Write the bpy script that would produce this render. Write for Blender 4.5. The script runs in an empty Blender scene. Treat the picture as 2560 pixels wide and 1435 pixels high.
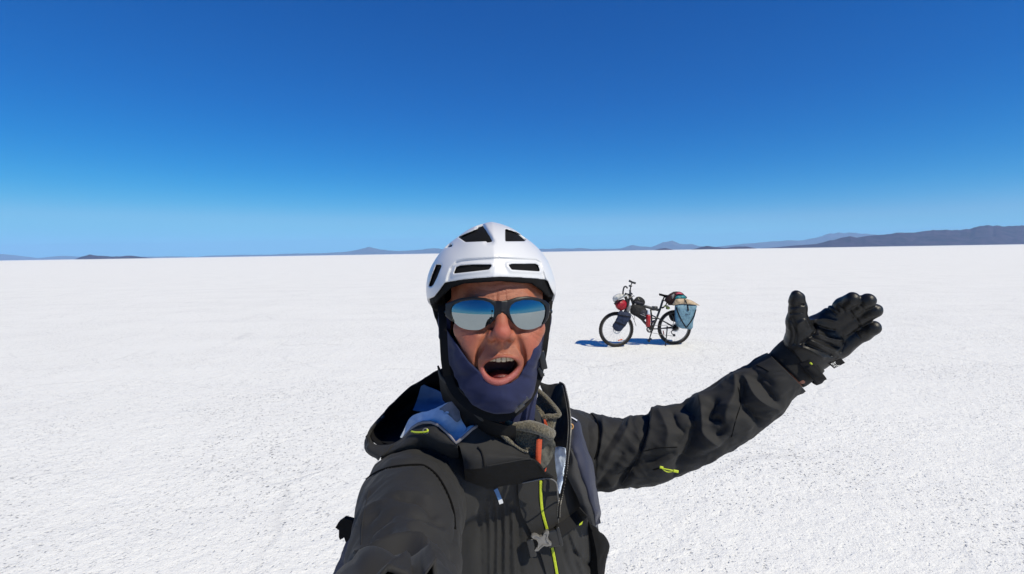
import bpy, bmesh, math, random
import numpy as np
from mathutils import Vector, Matrix

random.seed(7)
rng = np.random.default_rng(7)
SC = bpy.context.scene
COL = SC.collection
R = math.radians

# ------------------------------------------------------------------ camera, world, sun, exposure
CAM_H = 1.85
F = 1250.0                       # focal length in photograph pixels (2560 wide)
PITCH, ROLL = R(3.98), R(0.917)
fwd = np.array([0, math.cos(PITCH), -math.sin(PITCH)])
r0 = np.array([1.0, 0, 0]); u0 = np.cross(r0, fwd)
rgt = r0 * math.cos(ROLL) - u0 * math.sin(ROLL)
upv = r0 * math.sin(ROLL) + u0 * math.cos(ROLL)
CAM = np.array([0, 0, CAM_H])
cd = bpy.data.cameras.new("camera"); cam = bpy.data.objects.new("camera", cd); COL.objects.link(cam)
cd.sensor_width = 36; cd.lens = 36 * F / 2560; cd.clip_start = 0.02; cd.clip_end = 60000
m = Matrix.Identity(4)
for i in range(3):
    m[i][0], m[i][1], m[i][2], m[i][3] = rgt[i], upv[i], -fwd[i], CAM[i]
cam.matrix_world = m
SC.camera = cam

SUN_EL, SUN_AZ = R(48), R(-42)    # azimuth measured from +x towards the camera side (-y)
sdir = Vector((math.cos(SUN_EL) * math.cos(SUN_AZ), math.cos(SUN_EL) * math.sin(SUN_AZ), math.sin(SUN_EL)))
sl = bpy.data.lights.new("sun", 'SUN'); sl.energy = 4.7; sl.angle = R(0.53); sl.color = (1, .92, .74)
so = bpy.data.objects.new("sun", sl); COL.objects.link(so)
so.rotation_euler = sdir.to_track_quat('Z', 'Y').to_euler(); so.location = sdir * 50

W = bpy.data.worlds.new("World"); SC.world = W; W.use_nodes = True
nt = W.node_tree; bg = nt.nodes['Background']
sky = nt.nodes.new('ShaderNodeTexSky'); sky.sky_type = 'NISHITA'; sky.sun_disc = False
sky.sun_elevation = SUN_EL; sky.sun_rotation = math.atan2(sdir.x, sdir.y)
sky.altitude = 3650; sky.air_density = 1.0; sky.dust_density = 0.3; sky.ozone_density = 3.0
hs = nt.nodes.new('ShaderNodeHueSaturation'); hs.inputs['Saturation'].default_value = 1.42
tint = nt.nodes.new('ShaderNodeMix'); tint.data_type = 'RGBA'; tint.blend_type = 'MULTIPLY'; tint.inputs['Factor'].default_value = 1; tint.inputs['B'].default_value = (.62, .91, 1.14, 1)
nt.links.new(sky.outputs[0], hs.inputs['Color']); nt.links.new(hs.outputs[0], tint.inputs['A']); sp_ = nt.nodes.new('ShaderNodeSeparateColor'); cb_ = nt.nodes.new('ShaderNodeCombineColor')
pw_ = nt.nodes.new('ShaderNodeMath'); pw_.operation = 'POWER'; pw_.inputs[1].default_value = .75; ml_ = nt.nodes.new('ShaderNodeMath'); ml_.operation = 'MULTIPLY'; ml_.inputs[1].default_value = 1.45
nt.links.new(tint.outputs['Result'], sp_.inputs[0]); nt.links.new(sp_.outputs[0], cb_.inputs[0]); nt.links.new(sp_.outputs[1], cb_.inputs[1]); nt.links.new(sp_.outputs[2], pw_.inputs[0])
nt.links.new(pw_.outputs[0], ml_.inputs[0]); nt.links.new(ml_.outputs[0], cb_.inputs[2]); 
pr_ = nt.nodes.new('ShaderNodeMath'); pr_.operation = 'POWER'; pr_.inputs[1].default_value = 1.7; nt.links.new(sp_.outputs[0], pr_.inputs[0])
ch_ = [pr_.outputs[0], sp_.outputs[1], ml_.outputs[0]]           # the pale band at the horizon stays a clear blue
for i_, lim in enumerate((1.6, 4.9, 7.4)):
    sm_ = nt.nodes.new('ShaderNodeMath'); sm_.operation = 'SMOOTH_MIN'; sm_.inputs[1].default_value = lim; sm_.inputs[2].default_value = lim * .5
    nt.links.new(ch_[i_], sm_.inputs[0]); nt.links.new(sm_.outputs[0], cb_.inputs[i_])
nt.links.new(cb_.outputs[0], bg.inputs['Color'])
bg.inputs['Strength'].default_value = 0.110
SC.view_settings.view_transform = 'Standard'; SC.view_settings.look = 'None'
SC.view_settings.exposure = 0.0; SC.view_settings.gamma = 1; SC.view_settings.use_curve_mapping = False
SC.cycles.use_denoising = True
SC.cycles.volume_bounces = 2; SC.cycles.max_bounces = 8; SC.cycles.diffuse_bounces = 4; SC.cycles.glossy_bounces = 4

def P(px, py, d):
    """photograph pixel at depth d along the camera axis -> world point"""
    return CAM + rgt * ((px - 1280) / F * d) + upv * ((717.5 - py) / F * d) + fwd * d

# ------------------------------------------------------------------ helpers
def tag(o, label=None, cat=None, group=None, kind=None):
    if label: o['label'] = label
    if cat: o['category'] = cat
    if group: o['group'] = group
    if kind: o['kind'] = kind
    return o

def empty(name, loc=(0, 0, 0), label=None, cat=None, group=None):
    o = bpy.data.objects.new(name, None); COL.objects.link(o); o.location = loc
    o.empty_display_size = .1
    return tag(o, label, cat, group)

def mesh(name, verts, faces, mat, parent=None, smooth=True, attrs=None):
    me = bpy.data.meshes.new(name)
    verts = np.asarray(verts, dtype=np.float64)
    if parent is not None:
        verts = verts - np.array(parent_loc(parent))
    me.from_pydata(verts.tolist(), [], [list(map(int, f)) for f in faces] if not isinstance(faces, np.ndarray) else faces.tolist())
    if smooth:
        me.polygons.foreach_set('use_smooth', [True] * len(me.polygons))
    for k, v in (attrs or {}).items():
        a = me.attributes.new(k, 'FLOAT', 'POINT'); a.data.foreach_set('value', np.asarray(v, dtype=np.float32))
    me.update()
    o = bpy.data.objects.new(name, me); COL.objects.link(o)
    if mat: me.materials.append(mat)
    if parent is not None: o.parent = parent
    return o

def parent_loc(p):
    l = np.zeros(3)
    while p is not None:
        l = l + np.array(p.location); p = p.parent
    return l

class MB:
    """collects simple shapes (world coordinates) and links them as one mesh"""
    def __init__(s): s.v = []; s.f = []
    def add(s, v, f):
        n = len(s.v); s.v += [tuple(map(float, q)) for q in v]; s.f += [[i + n for i in q] for q in f]; return s
    def tube(s, pts, r, n=10, cap=True, squash=None, closed=False):
        pts = [np.array(p, float) for p in pts]; k = len(pts)
        rs = r if hasattr(r, '__len__') else [r] * k
        T = []
        for i in range(k):
            a = pts[(i - 1) % k] if (i > 0 or closed) else pts[i]
            b = pts[(i + 1) % k] if (i < k - 1 or closed) else pts[i]
            t = b - a; T.append(t / (np.linalg.norm(t) + 1e-12))
        ref = np.array([0, 0, 1.0]) if abs(T[0][2]) < .9 else np.array([1.0, 0, 0])
        N = ref - T[0] * ref.dot(T[0]); N /= np.linalg.norm(N)
        v = []; f = []
        for i in range(k):
            N = N - T[i] * N.dot(T[i]); N /= np.linalg.norm(N) + 1e-12
            B = np.cross(T[i], N)
            for j in range(n):
                a = 2 * math.pi * j / n
                v.append(pts[i] + rs[i] * (math.cos(a) * N + math.sin(a) * B * (squash or 1)))
        for i in range(k if closed else k - 1):
            for j in range(n):
                i2 = (i + 1) % k
                f.append([i * n + j, i * n + (j + 1) % n, i2 * n + (j + 1) % n, i2 * n + j])
        if cap and not closed:
            f.append(list(range(n))[::-1]); f.append([(k - 1) * n + j for j in range(n)])
        return s.add(v, f)
    def box(s, c, sx, sy, sz, ax=None, bev=0.0):
        """box with optional chamfer; ax = 3 unit axes"""
        A = np.eye(3) if ax is None else np.array(ax, float); c = np.array(c, float)
        h = np.array([sx, sy, sz]) / 2; b = min(bev, h.min() * .95)
        if b <= 0:
            v = [c + A.T @ (h * np.array(q)) for q in [(-1,-1,-1),(1,-1,-1),(1,1,-1),(-1,1,-1),(-1,-1,1),(1,-1,1),(1,1,1),(-1,1,1)]]
            return s.add(v, [[3,2,1,0],[4,5,6,7],[0,1,5,4],[1,2,6,5],[2,3,7,6],[3,0,4,7]])
        bm = bmesh.new(); bmesh.ops.create_cube(bm, size=1)
        for q in bm.verts: q.co = Vector((q.co.x * sx, q.co.y * sy, q.co.z * sz))
        bmesh.ops.bevel(bm, geom=bm.edges[:], offset=b, segments=2, affect='EDGES', profile=.6)
        bm.verts.index_update()
        v = [c + A.T @ np.array(q.co) for q in bm.verts]; f = [[q.index for q in p.verts] for p in bm.faces]
        bm.free(); return s.add(v, f)
    def ell(s, c, rx, ry, rz, ax=None, nu=20, nv=12):
        A = np.eye(3) if ax is None else np.array(ax, float); c = np.array(c, float); v = []; f = []
        for i in range(nv + 1):
            ph = math.pi * i / nv
            for j in range(nu):
                th = 2 * math.pi * j / nu
                v.append(c + A.T @ np.array([rx * math.sin(ph) * math.cos(th), ry * math.sin(ph) * math.sin(th), rz * math.cos(ph)]))
        for i in range(nv):
            for j in range(nu):
                f.append([i * nu + j, (i + 1) * nu + j, (i + 1) * nu + (j + 1) % nu, i * nu + (j + 1) % nu])
        return s.add(v, f)
    def build(s, name, mat, parent=None, smooth=True):
        o = mesh(name, s.v, s.f, mat, parent, smooth)
        bm = bmesh.new(); bm.from_mesh(o.data); bmesh.ops.remove_doubles(bm, verts=bm.verts, dist=1e-6)
        bmesh.ops.recalc_face_normals(bm, faces=bm.faces); bm.to_mesh(o.data); bm.free()
        return o

def sharp(o, ang=40):
    o.data.set_sharp_from_angle(angle=R(ang)); return o

# -------- materials
def mat(name, col, rough=.6, spec=.5, metal=0., var=0., vscale=20., bump=0., bscale=200., bdist=.002, sheen=0., coat=0., detail=4., obj=True):
    m_ = bpy.data.materials.new(name); m_.use_nodes = True; t = m_.node_tree; b = t.nodes['Principled BSDF']
    b.inputs['Base Color'].default_value = (*col, 1); b.inputs['Roughness'].default_value = rough
    b.inputs['Specular IOR Level'].default_value = spec; b.inputs['Metallic'].default_value = metal
    if sheen: b.inputs['Sheen Weight'].default_value = sheen; b.inputs['Sheen Roughness'].default_value = .5
    if coat: b.inputs['Coat Weight'].default_value = coat; b.inputs['Coat Roughness'].default_value = .1
    tc = t.nodes.new('ShaderNodeTexCoord')
    if var:
        n = t.nodes.new('ShaderNodeTexNoise'); n.inputs['Scale'].default_value = vscale; n.inputs['Detail'].default_value = detail
        mp = t.nodes.new('ShaderNodeMapRange'); mp.inputs['To Min'].default_value = 1 - var; mp.inputs['To Max'].default_value = 1 + var
        mx = t.nodes.new('ShaderNodeMix'); mx.data_type = 'RGBA'; mx.blend_type = 'MULTIPLY'; mx.inputs['Factor'].default_value = 1
        mx.inputs['A'].default_value = (*col, 1)
        t.links.new(tc.outputs['Object'], n.inputs['Vector']); t.links.new(n.outputs['Fac'], mp.inputs['Value'])
        mp.inputs['From Min'].default_value = .3; mp.inputs['From Max'].default_value = .7
        t.links.new(mp.outputs[0], mx.inputs['B']); t.links.new(mx.outputs['Result'], b.inputs['Base Color'])
        m_['mix'] = mx.name
    if bump:
        n = t.nodes.new('ShaderNodeTexNoise'); n.inputs['Scale'].default_value = bscale; n.inputs['Detail'].default_value = 3
        bp = t.nodes.new('ShaderNodeBump'); bp.inputs['Strength'].default_value = bump; bp.inputs['Distance'].default_value = bdist
        t.links.new(tc.outputs['Object'], n.inputs['Vector']); t.links.new(n.outputs['Fac'], bp.inputs['Height'])
        t.links.new(bp.outputs[0], b.inputs['Normal'])
    return m_

# ------------------------------------------------------------------ ground: one salt sheet to the horizon
def salt_material():
    m_ = bpy.data.materials.new('salt_crust'); m_.use_nodes = True; t = m_.node_tree; b = t.nodes['Principled BSDF']
    L = t.links.new
    def N(tp, **k):
        n = t.nodes.new('ShaderNode' + tp)
        for a, v in k.items():
            if a in n.inputs: n.inputs[a].default_value = v
            else: setattr(n, a, v)
        return n
    geo = N('NewGeometry')
    P_ = geo.outputs['Position']
    def noise(sc, det=3., ro=.55, dist=0.):
        n = N('TexNoise', Scale=sc, Detail=det, Roughness=ro, Distortion=dist); L(P_, n.inputs['Vector']); return n.outputs['Fac']
    def mr(x, a, b_, c, d, clamp=True):
        n = N('MapRange', clamp=clamp); L(x, n.inputs['Value'])
        for i, v in zip(('From Min', 'From Max', 'To Min', 'To Max'), (a, b_, c, d)): n.inputs[i].default_value = v
        return n.outputs[0]
    def mth(op, a, b_):
        n = N('Math', operation=op)
        for i, v in enumerate((a, b_)):
            if isinstance(v, (int, float)): n.inputs[i].default_value = v
            else: L(v, n.inputs[i])
        return n.outputs[0]
    # pits: small dimples scattered in the crust, density modulated by broad patches
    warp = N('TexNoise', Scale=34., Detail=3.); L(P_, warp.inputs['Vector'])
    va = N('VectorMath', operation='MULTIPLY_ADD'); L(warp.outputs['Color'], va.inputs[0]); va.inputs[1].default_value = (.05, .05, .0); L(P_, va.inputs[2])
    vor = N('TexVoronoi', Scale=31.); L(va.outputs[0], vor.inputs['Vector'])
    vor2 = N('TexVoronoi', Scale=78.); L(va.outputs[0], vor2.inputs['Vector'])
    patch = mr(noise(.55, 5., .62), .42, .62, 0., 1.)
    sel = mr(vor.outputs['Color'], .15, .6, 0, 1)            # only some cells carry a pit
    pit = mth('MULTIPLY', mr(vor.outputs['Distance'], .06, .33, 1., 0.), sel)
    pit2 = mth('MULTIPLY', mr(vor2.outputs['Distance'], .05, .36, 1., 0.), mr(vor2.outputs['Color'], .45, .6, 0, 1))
    lump = noise(9., 5., .62, .3)
    grain = noise(70., 4., .65)
    swell = noise(1.6, 4., .55)
    # polygon ridges of dried salt
    vw = N('TexNoise', Scale=.9, Detail=4.); L(P_, vw.inputs['Vector'])
    vb = N('VectorMath', operation='MULTIPLY_ADD'); L(vw.outputs['Color'], vb.inputs[0]); vb.inputs[1].default_value = (.9, .9, 0.); L(P_, vb.inputs[2])
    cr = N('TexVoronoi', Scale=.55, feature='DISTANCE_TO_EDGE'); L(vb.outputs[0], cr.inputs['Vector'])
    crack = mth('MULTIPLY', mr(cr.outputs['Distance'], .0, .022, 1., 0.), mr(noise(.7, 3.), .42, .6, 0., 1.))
    h = mth('ADD', mth('MULTIPLY', lump, .021), mth('MULTIPLY', grain, .0055))
    h = mth('ADD', h, mth('MULTIPLY', swell, .026))
    h = mth('SUBTRACT', h, mth('MULTIPLY', pit, mth('ADD', mth('MULTIPLY', patch, .010), .006)))
    h = mth('SUBTRACT', h, mth('MULTIPLY', pit2, .0035))
    h = mth('SUBTRACT', h, mth('MULTIPLY', crack, .004))
    bp = N('Bump', Strength=.8, Distance=1.0); L(h, bp.inputs['Height']); L(bp.outputs[0], b.inputs['Normal'])
    # colour: pit shadows painted in as dark specks, and faint dirty streaks
    pit_shade = mth('ADD', mth('MULTIPLY', pit, mr(patch, 0, 1, .12, 1.)), mth('MULTIPLY', pit2, mr(patch, 0, 1, .2, .75)))
    pit_shade = mth('ADD', pit_shade, mth('MULTIPLY', crack, .12))
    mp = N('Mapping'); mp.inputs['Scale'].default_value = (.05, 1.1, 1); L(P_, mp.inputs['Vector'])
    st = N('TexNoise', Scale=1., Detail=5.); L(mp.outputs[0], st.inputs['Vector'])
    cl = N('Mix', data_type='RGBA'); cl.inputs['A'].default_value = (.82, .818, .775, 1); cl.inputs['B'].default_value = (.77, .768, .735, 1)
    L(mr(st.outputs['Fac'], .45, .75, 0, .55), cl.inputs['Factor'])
    c2 = N('Mix', data_type='RGBA'); L(cl.outputs['Result'], c2.inputs['A']); c2.inputs['B'].default_value = (.24, .24, .255, 1); L(pit_shade, c2.inputs['Factor'])
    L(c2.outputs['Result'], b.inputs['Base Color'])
    b.inputs['Roughness'].default_value = .75; b.inputs['Specular IOR Level'].default_value = .25
    return m_

GS = 16000.0
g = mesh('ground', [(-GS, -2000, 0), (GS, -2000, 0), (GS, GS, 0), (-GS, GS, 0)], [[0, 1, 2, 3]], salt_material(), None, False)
tag(g, kind='structure')

# ------------------------------------------------------------------ hills and far mountains
def fbm1(x, seed, octaves=5, base=1.0):
    r_ = np.random.default_rng(seed); y = np.zeros_like(x); a = 1.
    for o_ in range(octaves):
        ph = r_.uniform(0, 100); tab = r_.uniform(-1, 1, 4096)
        q = x * base * 2 ** o_ + ph; i = np.floor(q).astype(int); f_ = q - i; f_ = f_ * f_ * (3 - 2 * f_)
        y += a * (tab[i % 4096] * (1 - f_) + tab[(i + 1) % 4096] * f_); a *= .5
    return y

def fbm2(x, y, seed, octaves=5):
    r_ = np.random.default_rng(seed); out = np.zeros_like(x); a = 1.
    for o_ in range(octaves):
        tab = r_.uniform(-1, 1, (256, 256)); qx = x * 2 ** o_ + 17.3 * o_ + 50; qy = y * 2 ** o_ + 9.1 * o_ + 50
        i = np.floor(qx).astype(int); j = np.floor(qy).astype(int); fx = qx - i; fy = qy - j
        fx = fx * fx * (3 - 2 * fx); fy = fy * fy * (3 - 2 * fy)
        i0, i1, j0, j1 = i % 256, (i + 1) % 256, j % 256, (j + 1) % 256
        out += a * ((tab[i0, j0] * (1 - fx) + tab[i1, j0] * fx) * (1 - fy) + (tab[i0, j1] * (1 - fx) + tab[i1, j1] * fx) * fy); a *= .5
    return out

def horizon_y(px): return 651 - 41 * px / 2560

def ridge(name, prof, dist, width, mat_, seed, rough=.08, nx=260, ny=28):
    """terrain whose crest follows prof = [(pixel x, pixels above the horizon)] at the given distance"""
    px = np.linspace(prof[0][0], prof[-1][0], nx)
    hp = np.interp(px, [q[0] for q in prof], [q[1] for q in prof])
    hp = np.maximum(hp + fbm1((px - px[0]) / 26, seed) * rough * np.maximum(hp, 1.5), 0.0)
    X = (px - 1280) / F * dist; H = hp / F * dist
    vs = []; fs = []
    for j in range(ny):
        t = j / (ny - 1) * 2 - 1                      # -1 front foot, 0 crest, 1 back foot
        y = dist + t * width
        s = np.maximum(0, 1 - abs(t)) ** 1.0
        gul = fbm2(X / (width * .35), np.full_like(X, t * 2.2), seed + 5)
        z = H * s * (1 + (.50 * gul * (1 - s))) 
        z = np.where(abs(t) > .999, -1, z)
        xs = X * (y / dist if t < 0 else 1)
        for k in range(nx): vs.append((xs[k], y, z[k]))
    for j in range(ny - 1):
        for k in range(nx - 1):
            fs.append([j * nx + k, j * nx + k + 1, (j + 1) * nx + k + 1, (j + 1) * nx + k])
    o = mesh(name, vs, fs, mat_); tag(o, kind='structure'); return o

M_hill = mat('hill_scrub', (.046, .030, .050), .95, .1, var=.45, vscale=.012, detail=6)
M_mount = mat('mountain_rock', (.075, .065, .065), .95, .1, var=.35, vscale=.004, detail=6)
ridge('hills', [(1950, 0), (1960, 4), (2000, 7), (2050, 10), (2075, 17), (2090, 18), (2110, 26), (2125, 28), (2142, 23), (2170, 29), (2200, 31), (2240, 33), (2300, 37), (2370, 40), (2400, 38), (2425, 43), (2440, 48), (2500, 50), (2530, 47), (2570, 47), (2640, 52), (2760, 45), (2900, 30), (3000, 0)], 4200, 420, M_hill, 3, .05)
ridge('hill', [(1638, 0), (1650, 4), (1665, 5), (1684, 0)], 3600, 60, M_hill, 11, .1, 60, 14)
ridge('hill', [(1735, 0), (1752, 6), (1768, 9), (1790, 6), (1815, 3), (1840, 6), (1865, 6), (1892, 0)], 3600, 90, M_hill, 12, .1, 90, 14)
ridge('hill', [(190, 0), (205, 6), (228, 12), (250, 8), (290, 6), (330, 8), (350, 5), (372, 0)], 3900, 110, M_hill, 14, .1, 110, 14)
ridge('mountains', [(1380, 7), (1420, 5), (1450, 9), (1480, 5), (1530, 5), (1555, 5), (1582, 14), (1600, 10), (1628, 8), (1660, 19), (1682, 23), (1700, 15), (1730, 14), (1745, 8), (1780, 4), (1850, 12), (1900, 14), (1950, 18), (2000, 19), (2040, 24), (2075, 36), (2095, 38), (2120, 38), (2180, 30), (2300, 22), (2500, 10), (2560, 0)], 12500, 1200, M_mount, 21, .07, 420, 24)
ridge('mountains', [(480, 0.0), (520, 3.6), (600, 4.5), (680, 3.6), (740, 6.2), (800, 5.4), (860, 7.2), (905, 14.4), (925, 18.0), (950, 12.6), (1000, 7.2), (1060, 10.8), (1085, 15.2), (1110, 11.8), (1180, 7.2), (1260, 5.4), (1400, 8.1), (1470, 4.5), (1560, 0.0)], 12800, 1200, M_mount, 22, .09, 400, 24)
ridge('mountains', [(-260, 0.0), (-150, 18.0), (-60, 19.8), (5, 15.2), (40, 7.2), (75, 3.6), (110, 5.4), (150, 9.9), (200, 6.2), (300, 4.5), (420, 3.6), (520, 0.0)], 12600, 1200, M_mount, 23, .09, 260, 24)

# ------------------------------------------------------------------ haze: the thin blue air over the salt flat
def haze():
    mb = MB(); mb.box((0, 6700, 199), 31000, 15800, 402)
    m_ = bpy.data.materials.new('haze_air'); m_.use_nodes = True; t = m_.node_tree
    t.nodes.remove(t.nodes['Principled BSDF'])
    v = t.nodes.new('ShaderNodeVolumePrincipled'); v.inputs['Color'].default_value = (.36, .62, 1, 1)
    v.inputs['Density'].default_value = HAZE_D; v.inputs['Anisotropy'].default_value = 0.
    t.links.new(v.outputs[0], t.nodes['Material Output'].inputs['Volume'])
    o = mb.build('haze', m_, None, False); tag(o, kind='stuff'); o.display_type = 'WIRE'
HAZE_D = 0.6e-4
haze()

# ------------------------------------------------------------------ implicit-surface modelling (numpy)
def grid(lo, hi, h):
    ax = [np.arange(l, u + h, h, dtype=np.float32) for l, u in zip(lo, hi)]
    return np.meshgrid(*ax, indexing='ij')

def surface_nets(f, lo, h):
    ins = f < 0
    nx, ny, nz = f.shape
    acc = np.zeros((nx - 1, ny - 1, nz - 1, 3), np.float32); cnt = np.zeros((nx - 1, ny - 1, nz - 1), np.float32)
    for ax in range(3):
        o1, o2 = [a for a in range(3) if a != ax]
        for a in (0, 1):
            for b in (0, 1):
                s0 = [None] * 3; s1 = [None] * 3
                s0[ax] = slice(0, -1); s1[ax] = slice(1, None)
                for o_, q in ((o1, a), (o2, b)):
                    s0[o_] = s1[o_] = slice(q, f.shape[o_] - 1 + q)
                f0 = f[tuple(s0)]; f1 = f[tuple(s1)]
                mk = (f0 < 0) != (f1 < 0)
                t = np.where(mk, f0 / np.where(mk, f0 - f1, 1), 0)
                off = [0, 0, 0]; off[o1] = a; off[o2] = b
                cnt += mk
                for c in range(3):
                    acc[..., c] += (t if c == ax else off[c]) * mk
    act = cnt > 0
    idx = -np.ones(act.shape, np.int64); ii = np.argwhere(act); idx[act] = np.arange(len(ii))
    v = (ii + acc[act] / cnt[act][:, None]) * h + np.array(lo)
    quads = []
    for ax in range(3):
        o1, o2 = (ax + 1) % 3, (ax + 2) % 3
        s0 = [slice(None)] * 3; s1 = [slice(None)] * 3
        s0[ax] = slice(0, -1); s1[ax] = slice(1, None)
        a = ins[tuple(s0)]; b = ins[tuple(s1)]
        e = np.argwhere(a != b)
        e = e[(e[:, o1] > 0) & (e[:, o2] > 0) & (e[:, o1] < f.shape[o1] - 1) & (e[:, o2] < f.shape[o2] - 1)]
        if not len(e): continue
        fl = a[e[:, 0], e[:, 1], e[:, 2]]
        def at(d1, d2):
            q = e.copy(); q[:, o1] += d1; q[:, o2] += d2; return idx[q[:, 0], q[:, 1], q[:, 2]]
        q = np.stack([at(-1, -1), at(0, -1), at(0, 0), at(-1, 0)], 1)
        q[~fl] = q[~fl][:, ::-1]
        quads.append(q)
    return v, np.concatenate(quads)

def smin(a, b, k):
    h = np.clip(.5 + .5 * (b - a) / k, 0, 1); return b * (1 - h) + a * h - k * h * (1 - h)
def smax(a, b, k): return -smin(-a, -b, k)
def ell(p, c, r):
    x, y, z = [(q - ci) / ri for q, ci, ri in zip(p, c, r)]
    k0 = np.sqrt(x * x + y * y + z * z) + 1e-9
    k1 = np.sqrt((x / r[0]) ** 2 + (y / r[1]) ** 2 + (z / r[2]) ** 2) + 1e-9
    return k0 * (k0 - 1) / k1
def cap(p, a, b, ra, rb=None, sq=None):
    rb = ra if rb is None else rb; a = np.array(a, float); b = np.array(b, float); ba = b - a
    q = [pi - ai for pi, ai in zip(p, a)]
    h = np.clip((q[0] * ba[0] + q[1] * ba[1] + q[2] * ba[2]) / (ba @ ba + 1e-12), 0, 1)
    return np.sqrt(sum((q[i] - ba[i] * h) ** 2 for i in range(3))) - (ra + (rb - ra) * h)
def chain(p, pts, rs, k=0.):
    d = None
    for a, b, ra, rb in zip(pts[:-1], pts[1:], rs[:-1], rs[1:]):
        c = cap(p, a, b, ra, rb); d = c if d is None else (smin(d, c, k) if k else np.minimum(d, c))
    return d
def poly2(u, v, pts):
    """signed distance to a polygon in the plane (negative inside)"""
    pts = np.array(pts, np.float32); d = np.full(u.shape, 1e9, np.float32); s = np.ones(u.shape, np.float32)
    n = len(pts)
    for i in range(n):
        a = pts[i]; b = pts[i - 1]; e = b - a; wx = u - a[0]; wy = v - a[1]
        h = np.clip((wx * e[0] + wy * e[1]) / (e @ e), 0, 1)
        d = np.minimum(d, (wx - e[0] * h) ** 2 + (wy - e[1] * h) ** 2)
        c1 = v >= a[1]; c2 = v < b[1]; c3 = e[0] * wy > e[1] * wx
        fl = (c1 & c2 & c3) | (~c1 & ~c2 & ~c3); s = np.where(fl, -s, s)
    return s * np.sqrt(d)
def noise3(p, sc, seed=0, octv=3):
    """smooth value noise on three arrays"""
    r_ = np.random.default_rng(seed); tab = r_.uniform(-1, 1, (32, 32, 32)).astype(np.float32); out = 0; a = 1.
    for o_ in range(octv):
        q = [pi * sc * 2 ** o_ + 100 + 7.7 * o_ for pi in p]; i = [np.floor(a_).astype(np.int32) for a_ in q]
        f_ = [a_ - b for a_, b in zip(q, i)]; f_ = [t * t * (3 - 2 * t) for t in f_]
        r0_ = 0
        for dx in (0, 1):
            for dy in (0, 1):
                for dz in (0, 1):
                    w = (f_[0] if dx else 1 - f_[0]) * (f_[1] if dy else 1 - f_[1]) * (f_[2] if dz else 1 - f_[2])
                    r0_ = r0_ + w * tab[(i[0] + dx) % 32, (i[1] + dy) % 32, (i[2] + dz) % 32]
        out = out + a * r0_; a *= .5
    return out

class Frame:
    """a local frame (metres): x right, y away, z up as seen from the camera, turned by yaw / pitch"""
    def __init__(s, origin, yaw=0., roll=0., pitch=0.):
        s.o = np.array(origin)
        a, b, c = R(yaw), R(roll), R(pitch)
        X, Y, Z = rgt, fwd, upv
        X, Y = X * math.cos(a) + Y * math.sin(a), Y * math.cos(a) - X * math.sin(a)
        X, Z = X * math.cos(b) - Z * math.sin(b), Z * math.cos(b) + X * math.sin(b)
        Y, Z = Y * math.cos(c) + Z * math.sin(c), Z * math.cos(c) - Y * math.sin(c)
        s.A = np.array([X, Y, Z])
    def w(s, v): return np.asarray(v) @ s.A + s.o          # local -> world
    def l(s, v): return (np.asarray(v) - s.o) @ s.A.T       # world -> local
    def px(s, p):
        """photograph pixel coordinates and depth of local grid points"""
        q = [s.o[i] - CAM[i] + p[0] * s.A[0][i] + p[1] * s.A[1][i] + p[2] * s.A[2][i] for i in range(3)]
        d = q[0] * fwd[0] + q[1] * fwd[1] + q[2] * fwd[2]
        return 1280 + F * (q[0] * rgt[0] + q[1] * rgt[1] + q[2] * rgt[2]) / d, 717.5 - F * (q[0] * upv[0] + q[1] * upv[1] + q[2] * upv[2]) / d, d

def sdf_mesh(name, f, lo, h, fr, mat_, parent, attrs=None, smooth_it=0):
    v, q = surface_nets(f, lo, h)
    if smooth_it: v = relax(v, q, smooth_it)
    at = {k: fn(v) for k, fn in (attrs or {}).items()}
    return mesh(name, fr.w(v), q[:, ::-1] if False else q, mat_, parent, True, at)
def relax(v, q, it, lam=.5):
    e = np.concatenate([q[:, [0, 1]], q[:, [1, 2]], q[:, [2, 3]], q[:, [3, 0]]]); n = len(v)
    for _ in range(it):
        s_ = np.zeros_like(v); c = np.zeros(n)
        np.add.at(s_, e[:, 0], v[e[:, 1]]); np.add.at(c, e[:, 0], 1)
        np.add.at(s_, e[:, 1], v[e[:, 0]]); np.add.at(c, e[:, 1], 1)
        v = v * (1 - lam) + lam * s_ / np.maximum(c, 1)[:, None]
    return v

# ------------------------------------------------------------------ the cyclist: head
FEET = np.array([-.03, 1.02, 0.])
person = empty('person', FEET, 'shouting cyclist in black jacket taking a selfie with one gloved hand flung out', 'person')
HF = Frame(P(1243, 790, .83), yaw=5)
HS = Frame(P(1229, 790, .83), yaw=4)       # helmet sits a touch to one side

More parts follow.
